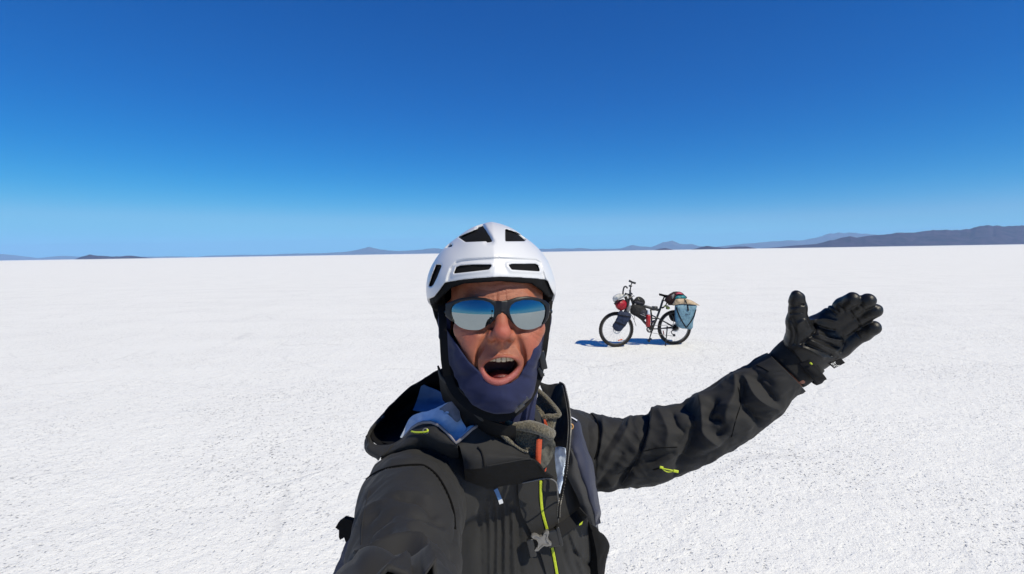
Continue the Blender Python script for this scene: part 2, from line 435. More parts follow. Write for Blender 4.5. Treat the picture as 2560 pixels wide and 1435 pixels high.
def skin_material():
    m_ = mat('weathered_skin', (.52, .255, .175), .46, .45)
    t = m_.node_tree; b = t.nodes['Principled BSDF']; L = t.links.new
    tc = t.nodes['Texture Coordinate']
    def noise(sc, det=4):
        n = t.nodes.new('ShaderNodeTexNoise'); n.inputs['Scale'].default_value = sc; n.inputs['Detail'].default_value = det
        L(tc.outputs['Object'], n.inputs['Vector']); return n.outputs['Fac']
    def attr(nm):
        a = t.nodes.new('ShaderNodeAttribute'); a.attribute_name = nm; return a.outputs['Fac']
    def mix(a, col, fac):
        x = t.nodes.new('ShaderNodeMix'); x.data_type = 'RGBA'
        if isinstance(a, tuple): x.inputs['A'].default_value = (*a, 1)
        else: L(a, x.inputs['A'])
        x.inputs['B'].default_value = (*col, 1); L(fac, x.inputs['Factor']); return x.outputs['Result']
    def mr(x, a, b_, c, d):
        n = t.nodes.new('ShaderNodeMapRange'); L(x, n.inputs['Value'])
        for i, v in zip(('From Min', 'From Max', 'To Min', 'To Max'), (a, b_, c, d)): n.inputs[i].default_value = v
        return n.outputs[0]
    c = mix((.36, .130, .068), (.27, .078, .042), mr(noise(35), .35, .7, 0, 1))
    c = mix(c, (.24, .085, .05), mr(noise(320, 3), .52, .72, 0, .75))
    c = mix(c, (.38, .095, .062), attr('flush'))
    c = mix(c, (.31, .08, .068), attr('lip'))
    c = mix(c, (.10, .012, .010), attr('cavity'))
    L(c, b.inputs['Base Color'])
    b.inputs['Subsurface Weight'].default_value = .12; b.inputs['Subsurface Radius'].default_value = (1, .35, .2); b.inputs['Subsurface Scale'].default_value = .004
    n1 = t.nodes.new('ShaderNodeTexVoronoi'); n1.inputs['Scale'].default_value = 800; L(tc.outputs['Object'], n1.inputs['Vector'])
    ad = t.nodes.new('ShaderNodeMath'); L(n1.outputs['Distance'], ad.inputs[0]); L(noise(190, 6), ad.inputs[1])
    bp = t.nodes.new('ShaderNodeBump'); bp.inputs['Strength'].default_value = .5; bp.inputs['Distance'].default_value = .0010
    L(ad.outputs[0], bp.inputs['Height']); L(bp.outputs[0], b.inputs['Normal'])
    return m_
M_skin = skin_material()

MC = (0.0, -.0690)                       # mouth centre (x, z)
def lip_curve(a):
    """point on the lip line, a = angle, 0 = right corner, counter-clockwise"""
    c, s = math.cos(a), math.sin(a)
    x = .0280 * c * (1 - .10 * max(0, -s))
    z = MC[1] + (.0168 * s if s > 0 else .0222 * s)
    y = -.1065 + .017 * (abs(x) / .028) ** 2 + (.007 if s < 0 else 0) * abs(s)
    return np.array([x + .22 * (z - MC[1]), y, z])

def head_sdf(p, mouth=True):
    x, y, z = p; ax = np.abs(x); q = (ax, y, z)
    d = ell(p, (0, .008, .038), (.076, .1065, .086))
    d = smin(d, ell(p, (0, -.030, -.035), (.0655, .066, .080)), .03)
    d = smin(d, ell(p, (0, -.068, -.108), (.030, .028, .024)), .03)           # chin, jaw dropped
    d = smin(d, cap(q, (.056, .012, -.045), (.024, -.055, -.110), .017, .013), .022)  # jaw line
    d = smin(d, cap(p, (-.038, -.083, .023), (.038, -.083, .023), .0125), .018)   # brow
    d = smin(d, ell(q, (.048, -.066, -.016), (.021, .021, .017)), .022)        # cheek bones
    d = smin(d, ell(q, (.037, -.074, -.044), (.019, .020, .026)), .018)        # cheeks pulled up by the shout
    d = smin(d, ell(p, (0, -.076, -.062), (.036, .026, .030)), .02)             # around the mouth
    d = smin(d, cap(q, (.030, -.078, -.005), (.036, -.078, -.006), .010), .012)
    # nose
    n = cap(p, (0, -.094, .018), (0, -.117, -.013), .0082, .0100)
    n = smin(n, ell(p, (0, -.1190, -.0170), (.0128, .0125, .0112)), .006)
    n = smin(n, ell(q, (.0145, -.1040, -.0228), (.0076, .0120, .0086)), .007)
    n = smin(n, cap(p, (0, -.110, -.0245), (0, -.100, -.034), .006, .006), .006)
    d = smin(d, n, .010)
    d = smax(d, -ell(q, (.0080, -.1090, -.0330), (.0048, .0070, .0046)), .003)
    # folds from nose to mouth corners, furrows beside the mouth
    d = smax(d, -chain(q, [(.0215, -.1040, -.020), (.0290, -.0975, -.034), (.0350, -.0900, -.054), (.0352, -.086, -.072)], [.0036, .0050, .0048, .0030]), .0050)
    d = smin(d, chain(q, [(.0330, -.0925, -.026), (.0395, -.0850, -.044), (.0410, -.080, -.062)], [.0050, .0065, .0045]), .010)
    d = smax(d, -chain(q, [(.046, -.083, -.040), (.049, -.076, -.060), (.045, -.072, -.082)], [.0012, .0020, .0012]), .008)
    d = smax(d, -cap(p, (0, -.110, -.044), (0, -.107, -.052), .0022), .006)      # philtrum
    # frown lines
    for zz in (.036, .046, .055): d = d + .0007 * np.exp(-((z - zz - .003 * np.sin(x * 90)) / .0016) ** 2) * (y < -.05) * np.clip(1.2 - ax / .05, 0, 1)
    d = d + .0012 * np.exp(-((ax - .0065) / .0016) ** 2) * np.exp(-((z - .030) / .012) ** 2) * (y < -.06)
    # crow's feet
    for k in range(3):
        d = d + .0006 * np.exp(-((z + .014 + k * .007 + (ax - .05) * (.3 + .25 * k)) / .0013) ** 2) * np.exp(-((ax - .056) / .010) ** 2) * (y < 0)
    # ears and neck
    d = smin(d, ell(q, (.0790, .012, -.004), (.008, .017, .030)), .008)
    d = smin(d, chain(p, [(0, .022, -.060), (0, .032, -.130), (.006, .045, -.260)], [.056, .054, .062]), .022)
    if not mouth: return d
    # mouth: cavity, lips
    v = z - MC[1]; u = x - .22 * v
    hv = np.where(v > 0, .0148, .0186)
    c = (np.sqrt((u / .0254) ** 2 + (v / hv) ** 2) - 1) * .0135
    c = smax(c, y + .052, .004) if False else np.maximum(c, (-.048 - (-y)) * 0 + (y + .055) * .7)
    d = smax(d, -c, .005)
    A = np.linspace(0, 2 * math.pi, 41)
    pts = [lip_curve(a) for a in A]; rs = [(.0012 + .0008 * abs(math.sin(a))) if math.sin(a) > 0 else .0013 + .0040 * abs(math.sin(a)) ** .7 for a in A]
    d = smin(d, chain(p, pts, rs), .0045)
    return d

def lip_mask(v):
    x, y, z = v[:, 0], v[:, 1], v[:, 2]
    A = np.linspace(0, 2 * math.pi, 61); pts = np.array([lip_curve(a) for a in A])
    w_ = np.array([.0030 if math.sin(a) > 0 else .0030 + .0050 * abs(math.sin(a)) for a in A])
    dd = np.sqrt(((v[:, None, [0, 2]] - pts[None][:, :, [0, 2]]) ** 2).sum(2)) - w_
    return np.clip(-dd.min(1) / .0022, 0, 1) * (y < -.07) * np.where(z > MC[1], .45, 1.0)
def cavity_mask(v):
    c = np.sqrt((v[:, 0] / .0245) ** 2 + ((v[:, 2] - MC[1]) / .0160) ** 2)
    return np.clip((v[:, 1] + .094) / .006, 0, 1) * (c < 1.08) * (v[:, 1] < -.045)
def flush_mask(v):
    a = np.exp(-((np.abs(v[:, 0]) / .016) ** 2 + ((v[:, 2] + .017) / .016) ** 2)) * (v[:, 1] < -.09)
    b = .55 * np.exp(-(((np.abs(v[:, 0]) - .048) / .018) ** 2 + ((v[:, 2] + .030) / .02) ** 2)) * (v[:, 1] < -.03)
    return np.clip(a + b, 0, 1)
lo, hi, h = (-.095, -.140, -.235), (.095, .118, .130), .0015
g3 = grid(lo, hi, h)
sdf_mesh('body', head_sdf(g3), lo, h, HF, M_skin, person, {'lip': lip_mask, 'cavity': cavity_mask, 'flush': flush_mask})

# teeth and tongue
M_tooth = mat('tooth_enamel', (.56, .46, .32), .25, .5, var=.08, vscale=150)
M_tongue = mat('tongue', (.11, .016, .014), .4, .5, var=.2, vscale=120, bump=.4, bscale=500)
mb = MB(); w_t = [.0074, .0060, .0064, .0058, .0054]
for sgn in (-1, 1):
    s_ = 0
    for i, w0 in enumerate(w_t):
        s_ += w0 / 2; th = s_ / .0245; s_ += w0 / 2
        c = (sgn * .0245 * math.sin(th), -.0960 + .0245 * (1 - math.cos(th)), -.0572 + .0012 * i * .4 - (.0006 if i == 2 else 0))
        X = np.array([math.cos(th), sgn * math.sin(th), 0]); Y = np.array([-sgn * math.sin(th), math.cos(th), 0])
        ax = np.array([X @ HF.A, Y @ HF.A, HF.A[2]])
        mb.box(HF.w(c), w0 * .95, .0055, .0098 - .0006 * (i == 1), ax, .0018)
mb.build('teeth', M_tooth, person)
mb = MB(); low = [.0050, .0052, .0058, .0062]
for sgn in (-1, 1):
    s_ = 0
    for i, w0 in enumerate(low):
        s_ += w0 / 2; th = s_ / .024; s_ += w0 / 2
        c = (sgn * .024 * math.sin(th), -.0860 + .024 * (1 - math.cos(th)), -.0945)
        X = np.array([math.cos(th), sgn * math.sin(th), 0]); Y = np.array([-sgn * math.sin(th), math.cos(th), 0])
        mb.box(HF.w(c), w0 * .95, .005, .0075, np.array([X @ HF.A, Y @ HF.A, HF.A[2]]), .0016)
mb.build('teeth', M_tooth, person)
mb = MB(); mb.ell(HF.w((0, -.066, -.0860)), .0185, .022, .0075, HF.A, 28, 16); mb.build('tongue', M_tongue, person)

# neck gaiter: stretched over chin and neck
def knit_material(name, col):
    m_ = mat(name, col, .85, .25, var=.12, vscale=60, bump=.5, bscale=1400, bdist=.0006, sheen=.05)
    return m_
M_gaiter = knit_material('navy_knit', (.0150, .0195, .060))
def gaiter():
    lo, hi, h = (-.102, -.122, -.245), (.102, .115, .05), .0015
    p = grid(lo, hi, h); x, y, z = p
    p0 = p; p = [np.where(x < 0, x * .93, x), y, z]; x = p[0]
    d = ell(p, (0, .012, .038), (.076, .098, .086))
    d = smin(d, ell(p, (0, -.030, -.035), (.0665, .066, .080)), .03)
    d = smin(d, ell(p, (0, -.072, -.108), (.033, .029, .030)), .03)
    d = smin(d, ell((np.abs(x), y, z), (.037, -.070, -.050), (.019, .020, .026)), .02)
    d = smin(d, cap((np.abs(x), y, z), (.060, .012, -.045), (.029, -.055, -.110), .019, .015), .026)
    d = smin(d, ell((np.abs(x), y, z), (.0790, .012, -.004), (.008, .017, .030)), .012)
    nk = chain(p, [(0, .022, -.060), (0, .036, -.130), (.008, .045, -.280)], [.058, .054, .060])
    d = smin(d, nk, .022)
    # folds that run down from the ears and round the neck
    fold = .0024 * noise3((x * .6, y * .6, z * 2.4 + np.abs(x) * 1.2), 26, 4, 2) + .0020 * noise3((x, y, z * 1.0), 40, 9, 2) * np.clip((-.105 - z) / .03, 0, 1)
    d = d - .0045 + fold
    shell = np.maximum(d, -(d + .005))
    u, v, _ = HF.px(p0)
    edge = np.interp(u, [1060, 1106, 1126, 1150, 1172, 1192, 1212, 1232, 1253, 1275, 1296, 1312, 1330, 1348, 1366, 1410],
                     [770, 800, 836, 872, 903, 922, 938, 953, 962, 958, 943, 915, 878, 838, 798, 760]).astype(np.float32)
    cut = (edge - v) * (.83 / F) * .75
    cut = np.where(y > -.01, z - .012 - y * .3, cut)
    shell = smax(shell, cut, .003)
    sdf_mesh('neck_gaiter', shell, lo, h, HF, M_gaiter, person)
gaiter()

# ------------------------------------------------------------------ helmet
M_white = mat('white_helmet_shell', (.60, .61, .63), .34, .5, var=.03, vscale=8, coat=.15)
M_foam = mat('black_foam', (.006, .006, .0065), .9, .15, bump=.4, bscale=500, bdist=.001)
M_web = mat('black_webbing', (.007, .007, .008), .8, .22, bump=.6, bscale=900, bdist=.0006)
M_plastic = mat('black_plastic', (.014, .014, .015), .35, .5, bump=.15, bscale=300)
helmet = empty('bicycle_helmet', HS.w((0, .01, .03)), 'white bicycle helmet with black vents on the head of the cyclist', 'helmet')

def helmet_outer(p):
    x, y, z = p; ax = np.abs(x)
    rx = np.where(z > .046, .1045, .1045)
    tp = np.clip((z - .046) / .108, 0, 1); d = ell((x * (1 + .20 * tp ** 2), y, z), (0, .024, .046), (.1092, .141, .1085))
    # pronounced brow and flat-ish crown sides
    d = d - .0035 * np.exp(-ax / .020) * np.clip((.17 - y) / .1, 0, 1)
    d = d + .0018 * np.exp(-((ax - .056) / .016) ** 2) * np.clip((z - .09) / .02, 0, 1)
    return d
def build_helmet():
    lo, hi, h = (-.119, -.140, -.035), (.119, .172, .168), .0014
    p = grid(lo, hi, h); x, y, z = p; ax = np.abs(x)
    d = helmet_outer(p)
    u, v, dep = HS.px(p); k = dep / F
    front = y < .01
    # lower band set back under the ledge
    band = np.clip(-poly2(u, v, [(1112, 712), (1116, 690), (1124, 668), (1140, 651), (1160, 646), (1247, 641), (1340, 646), (1352, 652), (1362, 680), (1370, 706), (1375, 800), (1100, 800)]) * k / .0034, 0, 1) * np.clip((-.02 - y) / .02, 0, 1); band = band * band * (3 - 2 * band)
    d = d + .0034 * band
    # raised lip round the lower slots, grooves on the temples
    slots = [[(1134.5, 684), (1141, 668), (1150, 664), (1184, 661.3), (1228, 661.5), (1229, 665), (1222, 674)],
             [(1271, 662), (1280, 660), (1338, 659.6), (1345, 663), (1349.4, 678.5), (1279, 674)]]
    holes = slots + [
        [(1146, 593), (1197, 571.5), (1203, 575), (1220, 603), (1164, 605.3)],
        [(1263, 573), (1290, 581), (1314, 594), (1312, 603), (1263, 603.5)],
        [(1102, 613.6), (1113.6, 602.7), (1131, 612), (1129, 617), (1111, 620.5)],
        [(1342, 607), (1345, 601.5), (1357, 616), (1350, 612.5)],
        [(1073, 714), (1080, 690), (1091, 662), (1103, 662), (1104, 665), (1092, 695), (1083, 713), (1077, 717)],
        [(1371.5, 656), (1376, 657), (1386, 685), (1389.5, 704), (1384, 692), (1377, 672)]]
    cut = None
    for i, q in enumerate(holes):
        s_ = poly2(u.astype(np.float32), v.astype(np.float32), q) * k
        if i < 2: d = d - .0022 * np.exp(-(np.maximum(s_ - .001, 0) / .003) ** 2) * front * (s_ > -.002)
        if i == 2: s_ = np.minimum(s_, poly2(u, v, [(1197, 570), (1207, 568), (1228, 603), (1219, 604)]) * k + np.clip(-(d + .006), -.02, .02))  # bevelled inner wall
        s_ = np.where(front, s_, .05)
        cut = s_ if cut is None else np.minimum(cut, s_)
    # crown and rear vents, out of sight from the front
    for (cx, cy, lx, ly) in ((.0, .12, .012, .022), (.04, .135, .012, .018)):
        b = np.maximum(np.abs(ax - cx) - lx, np.abs(y - cy) - ly); cut = np.minimum(cut, np.where(z > .075, b, .05))
    d0 = d.copy()
    shell = np.maximum(d, -(d + .0105))
    shell = smax(shell, -cut, .0022)
    # rim: front edge arches, sides reach lower
    rim = np.interp(u, [1050, 1068, 1086, 1100, 1112, 1150, 1184, 1249, 1324, 1360, 1369, 1377, 1384, 1400],
                    [752, 749, 742, 724, 707, 700, 696.5, 692, 695.5, 699, 702, 722, 736, 740]).astype(np.float32)
    rimc = np.where(y < .0, (v - rim) * k, -(z - (.028 - np.clip(y, 0, .2) * .25)))
    tk = np.clip((.02 - y) / .03, 0, 1); rimc = (v - rim) * k * tk + (1 - tk) * (-(z - (.026 - y * .25)))
    shell = smax(shell, rimc.astype(np.float32), .0015)
    sdf_mesh('helmet_shell', shell, lo, h, HS, M_white, helmet)
    # foam liner: black, seen through the vents and below the white edge
    hh = .002; p = grid(lo, hi, hh); x, y, z = p; d = helmet_outer(p); u, v, dep = HS.px(p); k = dep / F
    l = np.maximum(d + .0045, -(d + .030))
    rim2 = np.interp(u, [1050, 1070, 1084, 1096, 1106, 1130, 1160, 1249, 1330, 1352, 1368, 1384, 1400],
                     [766, 766, 762, 752, 740, 718, 709, 703.5, 709, 726, 742, 745, 745])
    tk = np.clip((.02 - y) / .03, 0, 1); rc = (v - rim2) * k * tk + (1 - tk) * (-(z - (.016 - y * .25)))
    l = smax(l, rc.astype(np.float32), .002)
    l = l + .0008 * noise3(p, 60, 3, 2)
    sdf_mesh('foam_liner', l, lo, hh, HS, M_foam, helmet)
build_helmet()

def strap(name, pts, width, mat_, parent, thick=.0016, n=8, wdir=None):
    """flat webbing through world points"""
    pts = spline([np.array(p, float) for p in pts], n); mb = MB(); v = []; f = []
    for i, p in enumerate(pts):
        t = pts[min(i + 1, len(pts) - 1)] - pts[max(i - 1, 0)]; t /= np.linalg.norm(t)
        nrm = (wdir[i * len(wdir) // len(pts)] if wdir is not None else CAM - p); nrm = nrm - t * nrm.dot(t); nrm /= np.linalg.norm(nrm)
        s_ = np.cross(t, nrm)
        for a, b in ((-1, 1), (1, 1), (1, -1), (-1, -1)): v.append(p + s_ * a * width / 2 + nrm * b * thick / 2)
    k = len(pts)
    for i in range(k - 1):
        for j in range(4): f.append([i * 4 + j, i * 4 + (j + 1) % 4, i * 4 + 4 + (j + 1) % 4, i * 4 + 4 + j])
    f += [[3, 2, 1, 0], [(k - 1) * 4 + j for j in range(4)]]
    mb.add(v, f); return sharp(mb.build(name, mat_, parent), 35)
def spline(P_, n=8):
    P_ = [np.array(p, float) for p in P_]; Q = [2 * P_[0] - P_[1]] + P_ + [2 * P_[-1] - P_[-2]]; out = []
    for i in range(1, len(Q) - 2):
        for j in range(n):
            t = j / n; a, b, c, d = Q[i - 1:i + 3]
            out.append(.5 * (2 * b + (c - a) * t + (2 * a - 5 * b + 4 * c - d) * t * t + (3 * b - a - 3 * c + d) * t ** 3))
    out.append(P_[-1]); return out

mb = MB(); mb.tube(spline([P(1086, 745, .885), P(1092, 775, .88), P(1103, 812, .87), (P(1114, 842, .865))], 5), [.008, .008, .008, .008, .007, .007, .007, .007, .006, .006, .006, .006, .005, .005, .005, .004], 10, squash=.6); mb.build('retention_band', M_foam, helmet); mb = MB()
mb.tube(spline([P(1372, 725, .885), P(1376, 750, .88), P(1370, 775, .87)], 5), [.006, .006, .006, .006, .005, .005, .005, .005, .004, .004, .004], 10, squash=.6); mb.build('retention_band', M_foam, helmet)
strap('strap', [P(1104, 764, .79), P(1107, 805, .775), P(1109, 850, .770), P(1112, 900, .775), P(1118, 940, .785)], .012, M_web, helmet)
strap('strap', [P(1090, 756, .87), P(1101, 800, .86), P(1107, 845, .845), P(1109, 890, .82), P(1112, 938, .80)], .008, M_web, helmet)
strap('strap', [P(1376, 752, .83), P(1372, 790, .81), P(1366, 840, .795), P(1362, 875, .79), P(1352, 930, .79)], .008, M_web, helmet)
strap('strap', [P(1376, 735, .87), P(1371, 780, .86), P(1366, 830, .83), P(1362, 872, .80)], .007, M_web, helmet)

mb = MB(); hw = []
for q in ([(1102, 800, .885), (1120, 800, .875)], [(1100, 850, .87), (1126, 850, .85)], [(1102, 900, .85), (1140, 900, .825)], [(1108, 945, .83), (1160, 950, .805)], [(1125, 985, .82), (1185, 985, .80)]):
    a, b = P(*q[0]), P(*q[1]); hw.append([a, (a + b) / 2 - fwd * .004, b, b + fwd * .03, a + fwd * .03])
v = [p_ for r_ in hw for p_ in r_]; f = []
for i_ in range(len(hw) - 1):
    for j_ in range(5): f.append([i_ * 5 + j_, i_ * 5 + (j_ + 1) % 5, (i_ + 1) * 5 + (j_ + 1) % 5, (i_ + 1) * 5 + j_])
f += [[4, 3, 2, 1, 0], [20, 21, 22, 23, 24]]
mb.add(v, f); mb.build('head_warmer', M_foam, person)
strap('strap', [P(1118, 940, .785), P(1142, 985, .778), P(1190, 1026, .770), P(1250, 1044, .768), P(1290, 1028, .768), P(1325, 990, .776), P(1352, 930, .79)], .013, M_web, helmet)
mb = MB()
for (x_, y_, w_) in ((1312, 1000, .013), (1302, 1014, .011), (1291, 1023, .010)):
    mb.box(P(x_, y_, .752), w_, .005, .008, [rgt * .75 + upv * .65, fwd, upv * .75 - rgt * .65], .0015)
mb.build('strap_buckle', mat('buckle_plastic', (.035, .035, .038), .22, .6), helmet)
mb = MB(); mb.box(P(1356, 900, .782), .011, .006, .030, [rgt * .97 + upv * .2, fwd, upv * .97 - rgt * .2], .002); mb.box(P(1352, 930, .782), .007, .004, .016, [rgt * .9 + upv * .4, fwd, upv * .9 - rgt * .4], .0015)
mb.build('strap_slider', M_plastic, helmet)

# ------------------------------------------------------------------ sunglasses
M_lens = mat('mirror_lens', (.28, .325, .34), .03, .5, 1.0)
t = M_lens.node_tree
nz = t.nodes.new('ShaderNodeTexNoise'); nz.inputs['Scale'].default_value = 90; nz.inputs['Detail'].default_value = 6
mr_ = t.nodes.new('ShaderNodeMapRange'); mr_.inputs['From Min'].default_value = .5; mr_.inputs['From Max'].default_value = .8
mr_.inputs['To Min'].default_value = .02; mr_.inputs['To Max'].default_value = .12
t.links.new(t.nodes['Texture Coordinate'].outputs['Object'], nz.inputs['Vector']); t.links.new(nz.outputs['Fac'], mr_.inputs['Value'])
t.links.new(mr_.outputs[0], t.nodes['Principled BSDF'].inputs['Roughness'])
M_frame = mat('black_frame', (.006, .006, .007), .42, .35)
glasses = empty('sunglasses', HF.w((0, -.11, .0)), 'wraparound sunglasses with silver mirror lenses and black frame on his face', 'sunglasses')
ZL = [(262, 300), (272, 265), (300, 238), (370, 208), (480, 192), (590, 198), (660, 220), (700, 262), (704, 310), (690, 375), (640, 445), (585, 482), (530, 499), (430, 494), (350, 464), (290, 405), (266, 345)]
ZR = [(849, 290), (866, 248), (910, 215), (1000, 192), (1090, 194), (1165, 212), (1208, 250), (1221, 300), (1213, 370), (1170, 448), (1080, 490), (985, 490), (920, 456), (872, 385), (853, 335)]
toP = lambda q: (1060 + q[0] / 3.986, 700 + q[1] / 3.986)
def lens_y(x, z, side):
    x0 = -.010 if side < 0 else .012
    return -.1085 + (x - x0) ** 2 / (2 * .072) + (z - .0095) ** 2 / (2 * .085)
def surf(px_, py_, side, off=0.):
    """photo pixel -> local point on the lens surface"""
    y = -.10
    for _ in range(12):
        dd = HF.o + y * HF.A[1]; d0 = (dd - CAM) @ fwd
        l = HF.l(P(px_, py_, d0))
        # intersect the ray with plane y=const, iterate
        ray = HF.l(P(px_, py_, d0 + .01)) - l; tt = (y - l[1]) / ray[1]; l = l + ray * tt
        y = .5 * y + .5 * (lens_y(l[0], l[2], side) + off)
    return np.array([l[0], y, l[2]])
def lens(pts, side):
    """front shell with real thickness from an outline, filled by rings towards the middle"""
    out = np.array([surf(*toP(q), side)[[0, 2]] for q in pts])
    out = np.array([q for q in spline(list(np.vstack([out, out[:1]])), 5)])[:-1]
    c = out.mean(0); n = len(out); v = []; f = []; K = 14
    for dy in (0, .002):
        for k in range(K):
            s_ = 1 - k / K
            for q in out:
                xz = c + (q - c) * s_; v.append((xz[0], lens_y(xz[0], xz[1], side) + dy, xz[1]))
        v.append((c[0], lens_y(c[0], c[1], side) + dy, c[1]))
    m_ = n * K + 1
    for b in (0, 1):
        o_ = b * m_
        for k in range(K - 1):
            for j in range(n):
                q = [o_ + k * n + j, o_ + k * n + (j + 1) % n, o_ + (k + 1) * n + (j + 1) % n, o_ + (k + 1) * n + j]; f.append(q if b else q[::-1])
        for j in range(n):
            q = [o_ + (K - 1) * n + j, o_ + (K - 1) * n + (j + 1) % n, o_ + m_ - 1]; f.append(q if b else q[::-1])
    for j in range(n): f.append([j, (j + 1) % n, m_ + (j + 1) % n, m_ + j])
    mb = MB(); mb.add(HF.w(np.array(v)), f); return sharp(mb.build('lens', M_lens, glasses), 50)
lens(ZL, -1); lens(ZR, 1)

def glasses_frame():
    lo, hi, h = (-.082, -.122, -.036), (.082, -.030, .040), .0009
    p = grid(lo, hi, h); x, y, z = p; u, v, dep = HF.px(p); k = dep / F
    side = np.where(x < 0, -.010, .012)
    ys = -.1085 + (x - side) ** 2 / (2 * .072) + (z - .0095) ** 2 / (2 * .085)
    bl = np.clip(np.abs(x) / .008, 0, 1); ys = ys * bl + (1 - bl) * (-.1095)
    zz = lambda a: [toP(q) for q in a]
    outer = zz([(196, 262), (215, 235), (300, 200), (380, 176), (500, 164), (620, 180), (700, 205), (775, 208), (850, 196), (920, 172), (1030, 160), (1130, 176), (1210, 205), (1252, 245), (1255, 300), (1240, 380), (1205, 430), (1175, 452), (1205, 380), (1100, 220),
                (1000, 200), (905, 225), (862, 270), (858, 330), (880, 395), (902, 440), (888, 436), (850, 392), (815, 345), (780, 326), (745, 345), (705, 395), (660, 440), (640, 452), (690, 380), (700, 300), (690, 250), (600, 205), (480, 198), (370, 214), (300, 248), (272, 300), (280, 380), (305, 424), (262, 402), (215, 360), (200, 300)])
    o = poly2(u, v, outer) * k
    for pl in (ZL, ZR):
        o = np.maximum(o, -(poly2(u, v, zz(pl)) * k + .0004)) if False else o
    inl = np.minimum(poly2(u, v, zz(ZL)), poly2(u, v, zz(ZR))) * k
    o = np.maximum(o, -inl - .0006)                       # nothing over the lenses
    d = smax(o, np.abs(y - ys - .0006) - .0030, .0018)
    # bridge ribs
    d = d - .0006 * np.sin(z * 1500) * np.exp(-(x / .006) ** 2) * np.exp(-((z - .009) / .006) ** 2)
    return sdf_mesh('frame', d, lo, h, HF, M_frame, glasses)
glasses_frame()
for sg in (-1, 1):
    mb = MB(); mb.tube([HF.w((sg * .0745, -.070, .008)), HF.w((sg * .0815, -.045, .009)), HF.w((sg * .0850, .0, .008)), HF.w((sg * .086, .03, -.004))], [.0045, .0040, .0035, .0035], 10)
    mb.build('temple', M_frame, glasses)

# ------------------------------------------------------------------ jacket and everything worn over it
def zoomf(ox, oy, s): return lambda x, y: (ox + x / s, oy + y / s)
ZA, ZB, ZC, ZD, ZE = zoomf(900, 920, 5.518), zoomf(1160, 1000, 5.518), zoomf(1290, 940, 5.979), zoomf(1280, 1180, 5.627), zoomf(820, 1160, 5.218)
ZS, ZG = zoomf(1380, 880, 3.765), zoomf(1880, 700, 4.783)

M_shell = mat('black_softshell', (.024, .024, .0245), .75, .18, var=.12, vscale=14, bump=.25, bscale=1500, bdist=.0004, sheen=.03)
M_shell_dark = mat('black_softshell_shaded', (.006, .006, .0065), .75, .2, var=.1, vscale=14, bump=.25, bscale=1500, bdist=.0004)  # same softshell, darkened: shade under the flap and inside the hood in its colour
t = M_shell.node_tree; nz = t.nodes.new('ShaderNodeTexNoise'); nz.noise_type = 'RIDGED_MULTIFRACTAL'; nz.inputs['Scale'].default_value = 16; nz.inputs['Detail'].default_value = 3; nz.inputs['Distortion'].default_value = .8
bp = t.nodes.new('ShaderNodeBump'); bp.inputs['Strength'].default_value = .35; bp.inputs['Distance'].default_value = .003
t.links.new(t.nodes['Texture Coordinate'].outputs['Object'], nz.inputs['Vector']); t.links.new(nz.outputs['Fac'], bp.inputs['Height'])
b0 = t.nodes['Principled BSDF'].inputs['Normal'].links[0].from_socket; t.links.new(b0, bp.inputs['Normal']); t.links.new(bp.outputs[0], t.nodes['Principled BSDF'].inputs['Normal'])
M_lining = mat('pale_blue_lining', (.56, .64, .76), .5, .4, var=.22, vscale=22, bump=.3, bscale=200, detail=5)
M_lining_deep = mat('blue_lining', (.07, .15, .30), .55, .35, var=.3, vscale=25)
M_tape = mat('grey_tape', (.22, .205, .215), .6, .3, var=.15, vscale=80)
M_fleece = mat('olive_fleece', (.12, .106, .075), .95, .1, var=.4, vscale=320, bump=1., bscale=420, bdist=.004, sheen=.35)
M_orange = mat('orange_zip', (.52, .075, .025), .5, .4, var=.15, vscale=200, bump=.5, bscale=900)
M_yellow = mat('acid_yellow_cord', (.44, .53, .03), .45, .4, var=.1, vscale=300)
M_navy = mat('navy_strap_fabric', (.022, .026, .050), .7, .3, var=.15, vscale=40, bump=.4, bscale=1300, bdist=.0005, sheen=.15)
M_steel = mat('grey_buckle', (.17, .165, .16), .28, .6, .2, var=.15, vscale=200)

BF = Frame(P(1240, 1250, .98))
def L_(px_, py_, d): return BF.l(P(px_, py_, d))
FOLDS = []   # chest folds: (pixel polyline, amplitude, width)
def torso_sdf(p):
    x, y, z = p
    d = ell(p, (0.0, .030, -.06), (.200, .130, .265))
    d = smin(d, chain(p, [(0., .03, -.12), (.0, .03, -.36), (.0, .02, -.50)], [.120, .118, .125]), .10)
    d = smin(d, cap((np.abs(x), y, z), (.02, .03, -.14), (.075, .03, -.48), .125, .110), .06)
    d = smin(d, cap(p, L_(1250, 1110, .935), L_(1425, 1110, 1.065), .080, .072), .045)
    d = smin(d, cap(p, L_(1230, 1120, .935), L_(1050, 1240, .83), .082, .070), .05)
    d = smin(d, ell(p, L_(1330, 1230, .94), (.085, .05, .09)), .05)
    return d
def hit(px_, py_, off=0.):
    """world point where the ray through a photograph pixel meets the chest, lifted by off metres"""
    d = .70
    for _ in range(60):
        q = BF.l(P(px_, py_, d)); s_ = float(torso_sdf([np.array([a]) for a in q])[0])
        d += s_ * .9
        if abs(s_) < 2e-4 or d > 1.3: break
    return P(px_, py_, d - off)

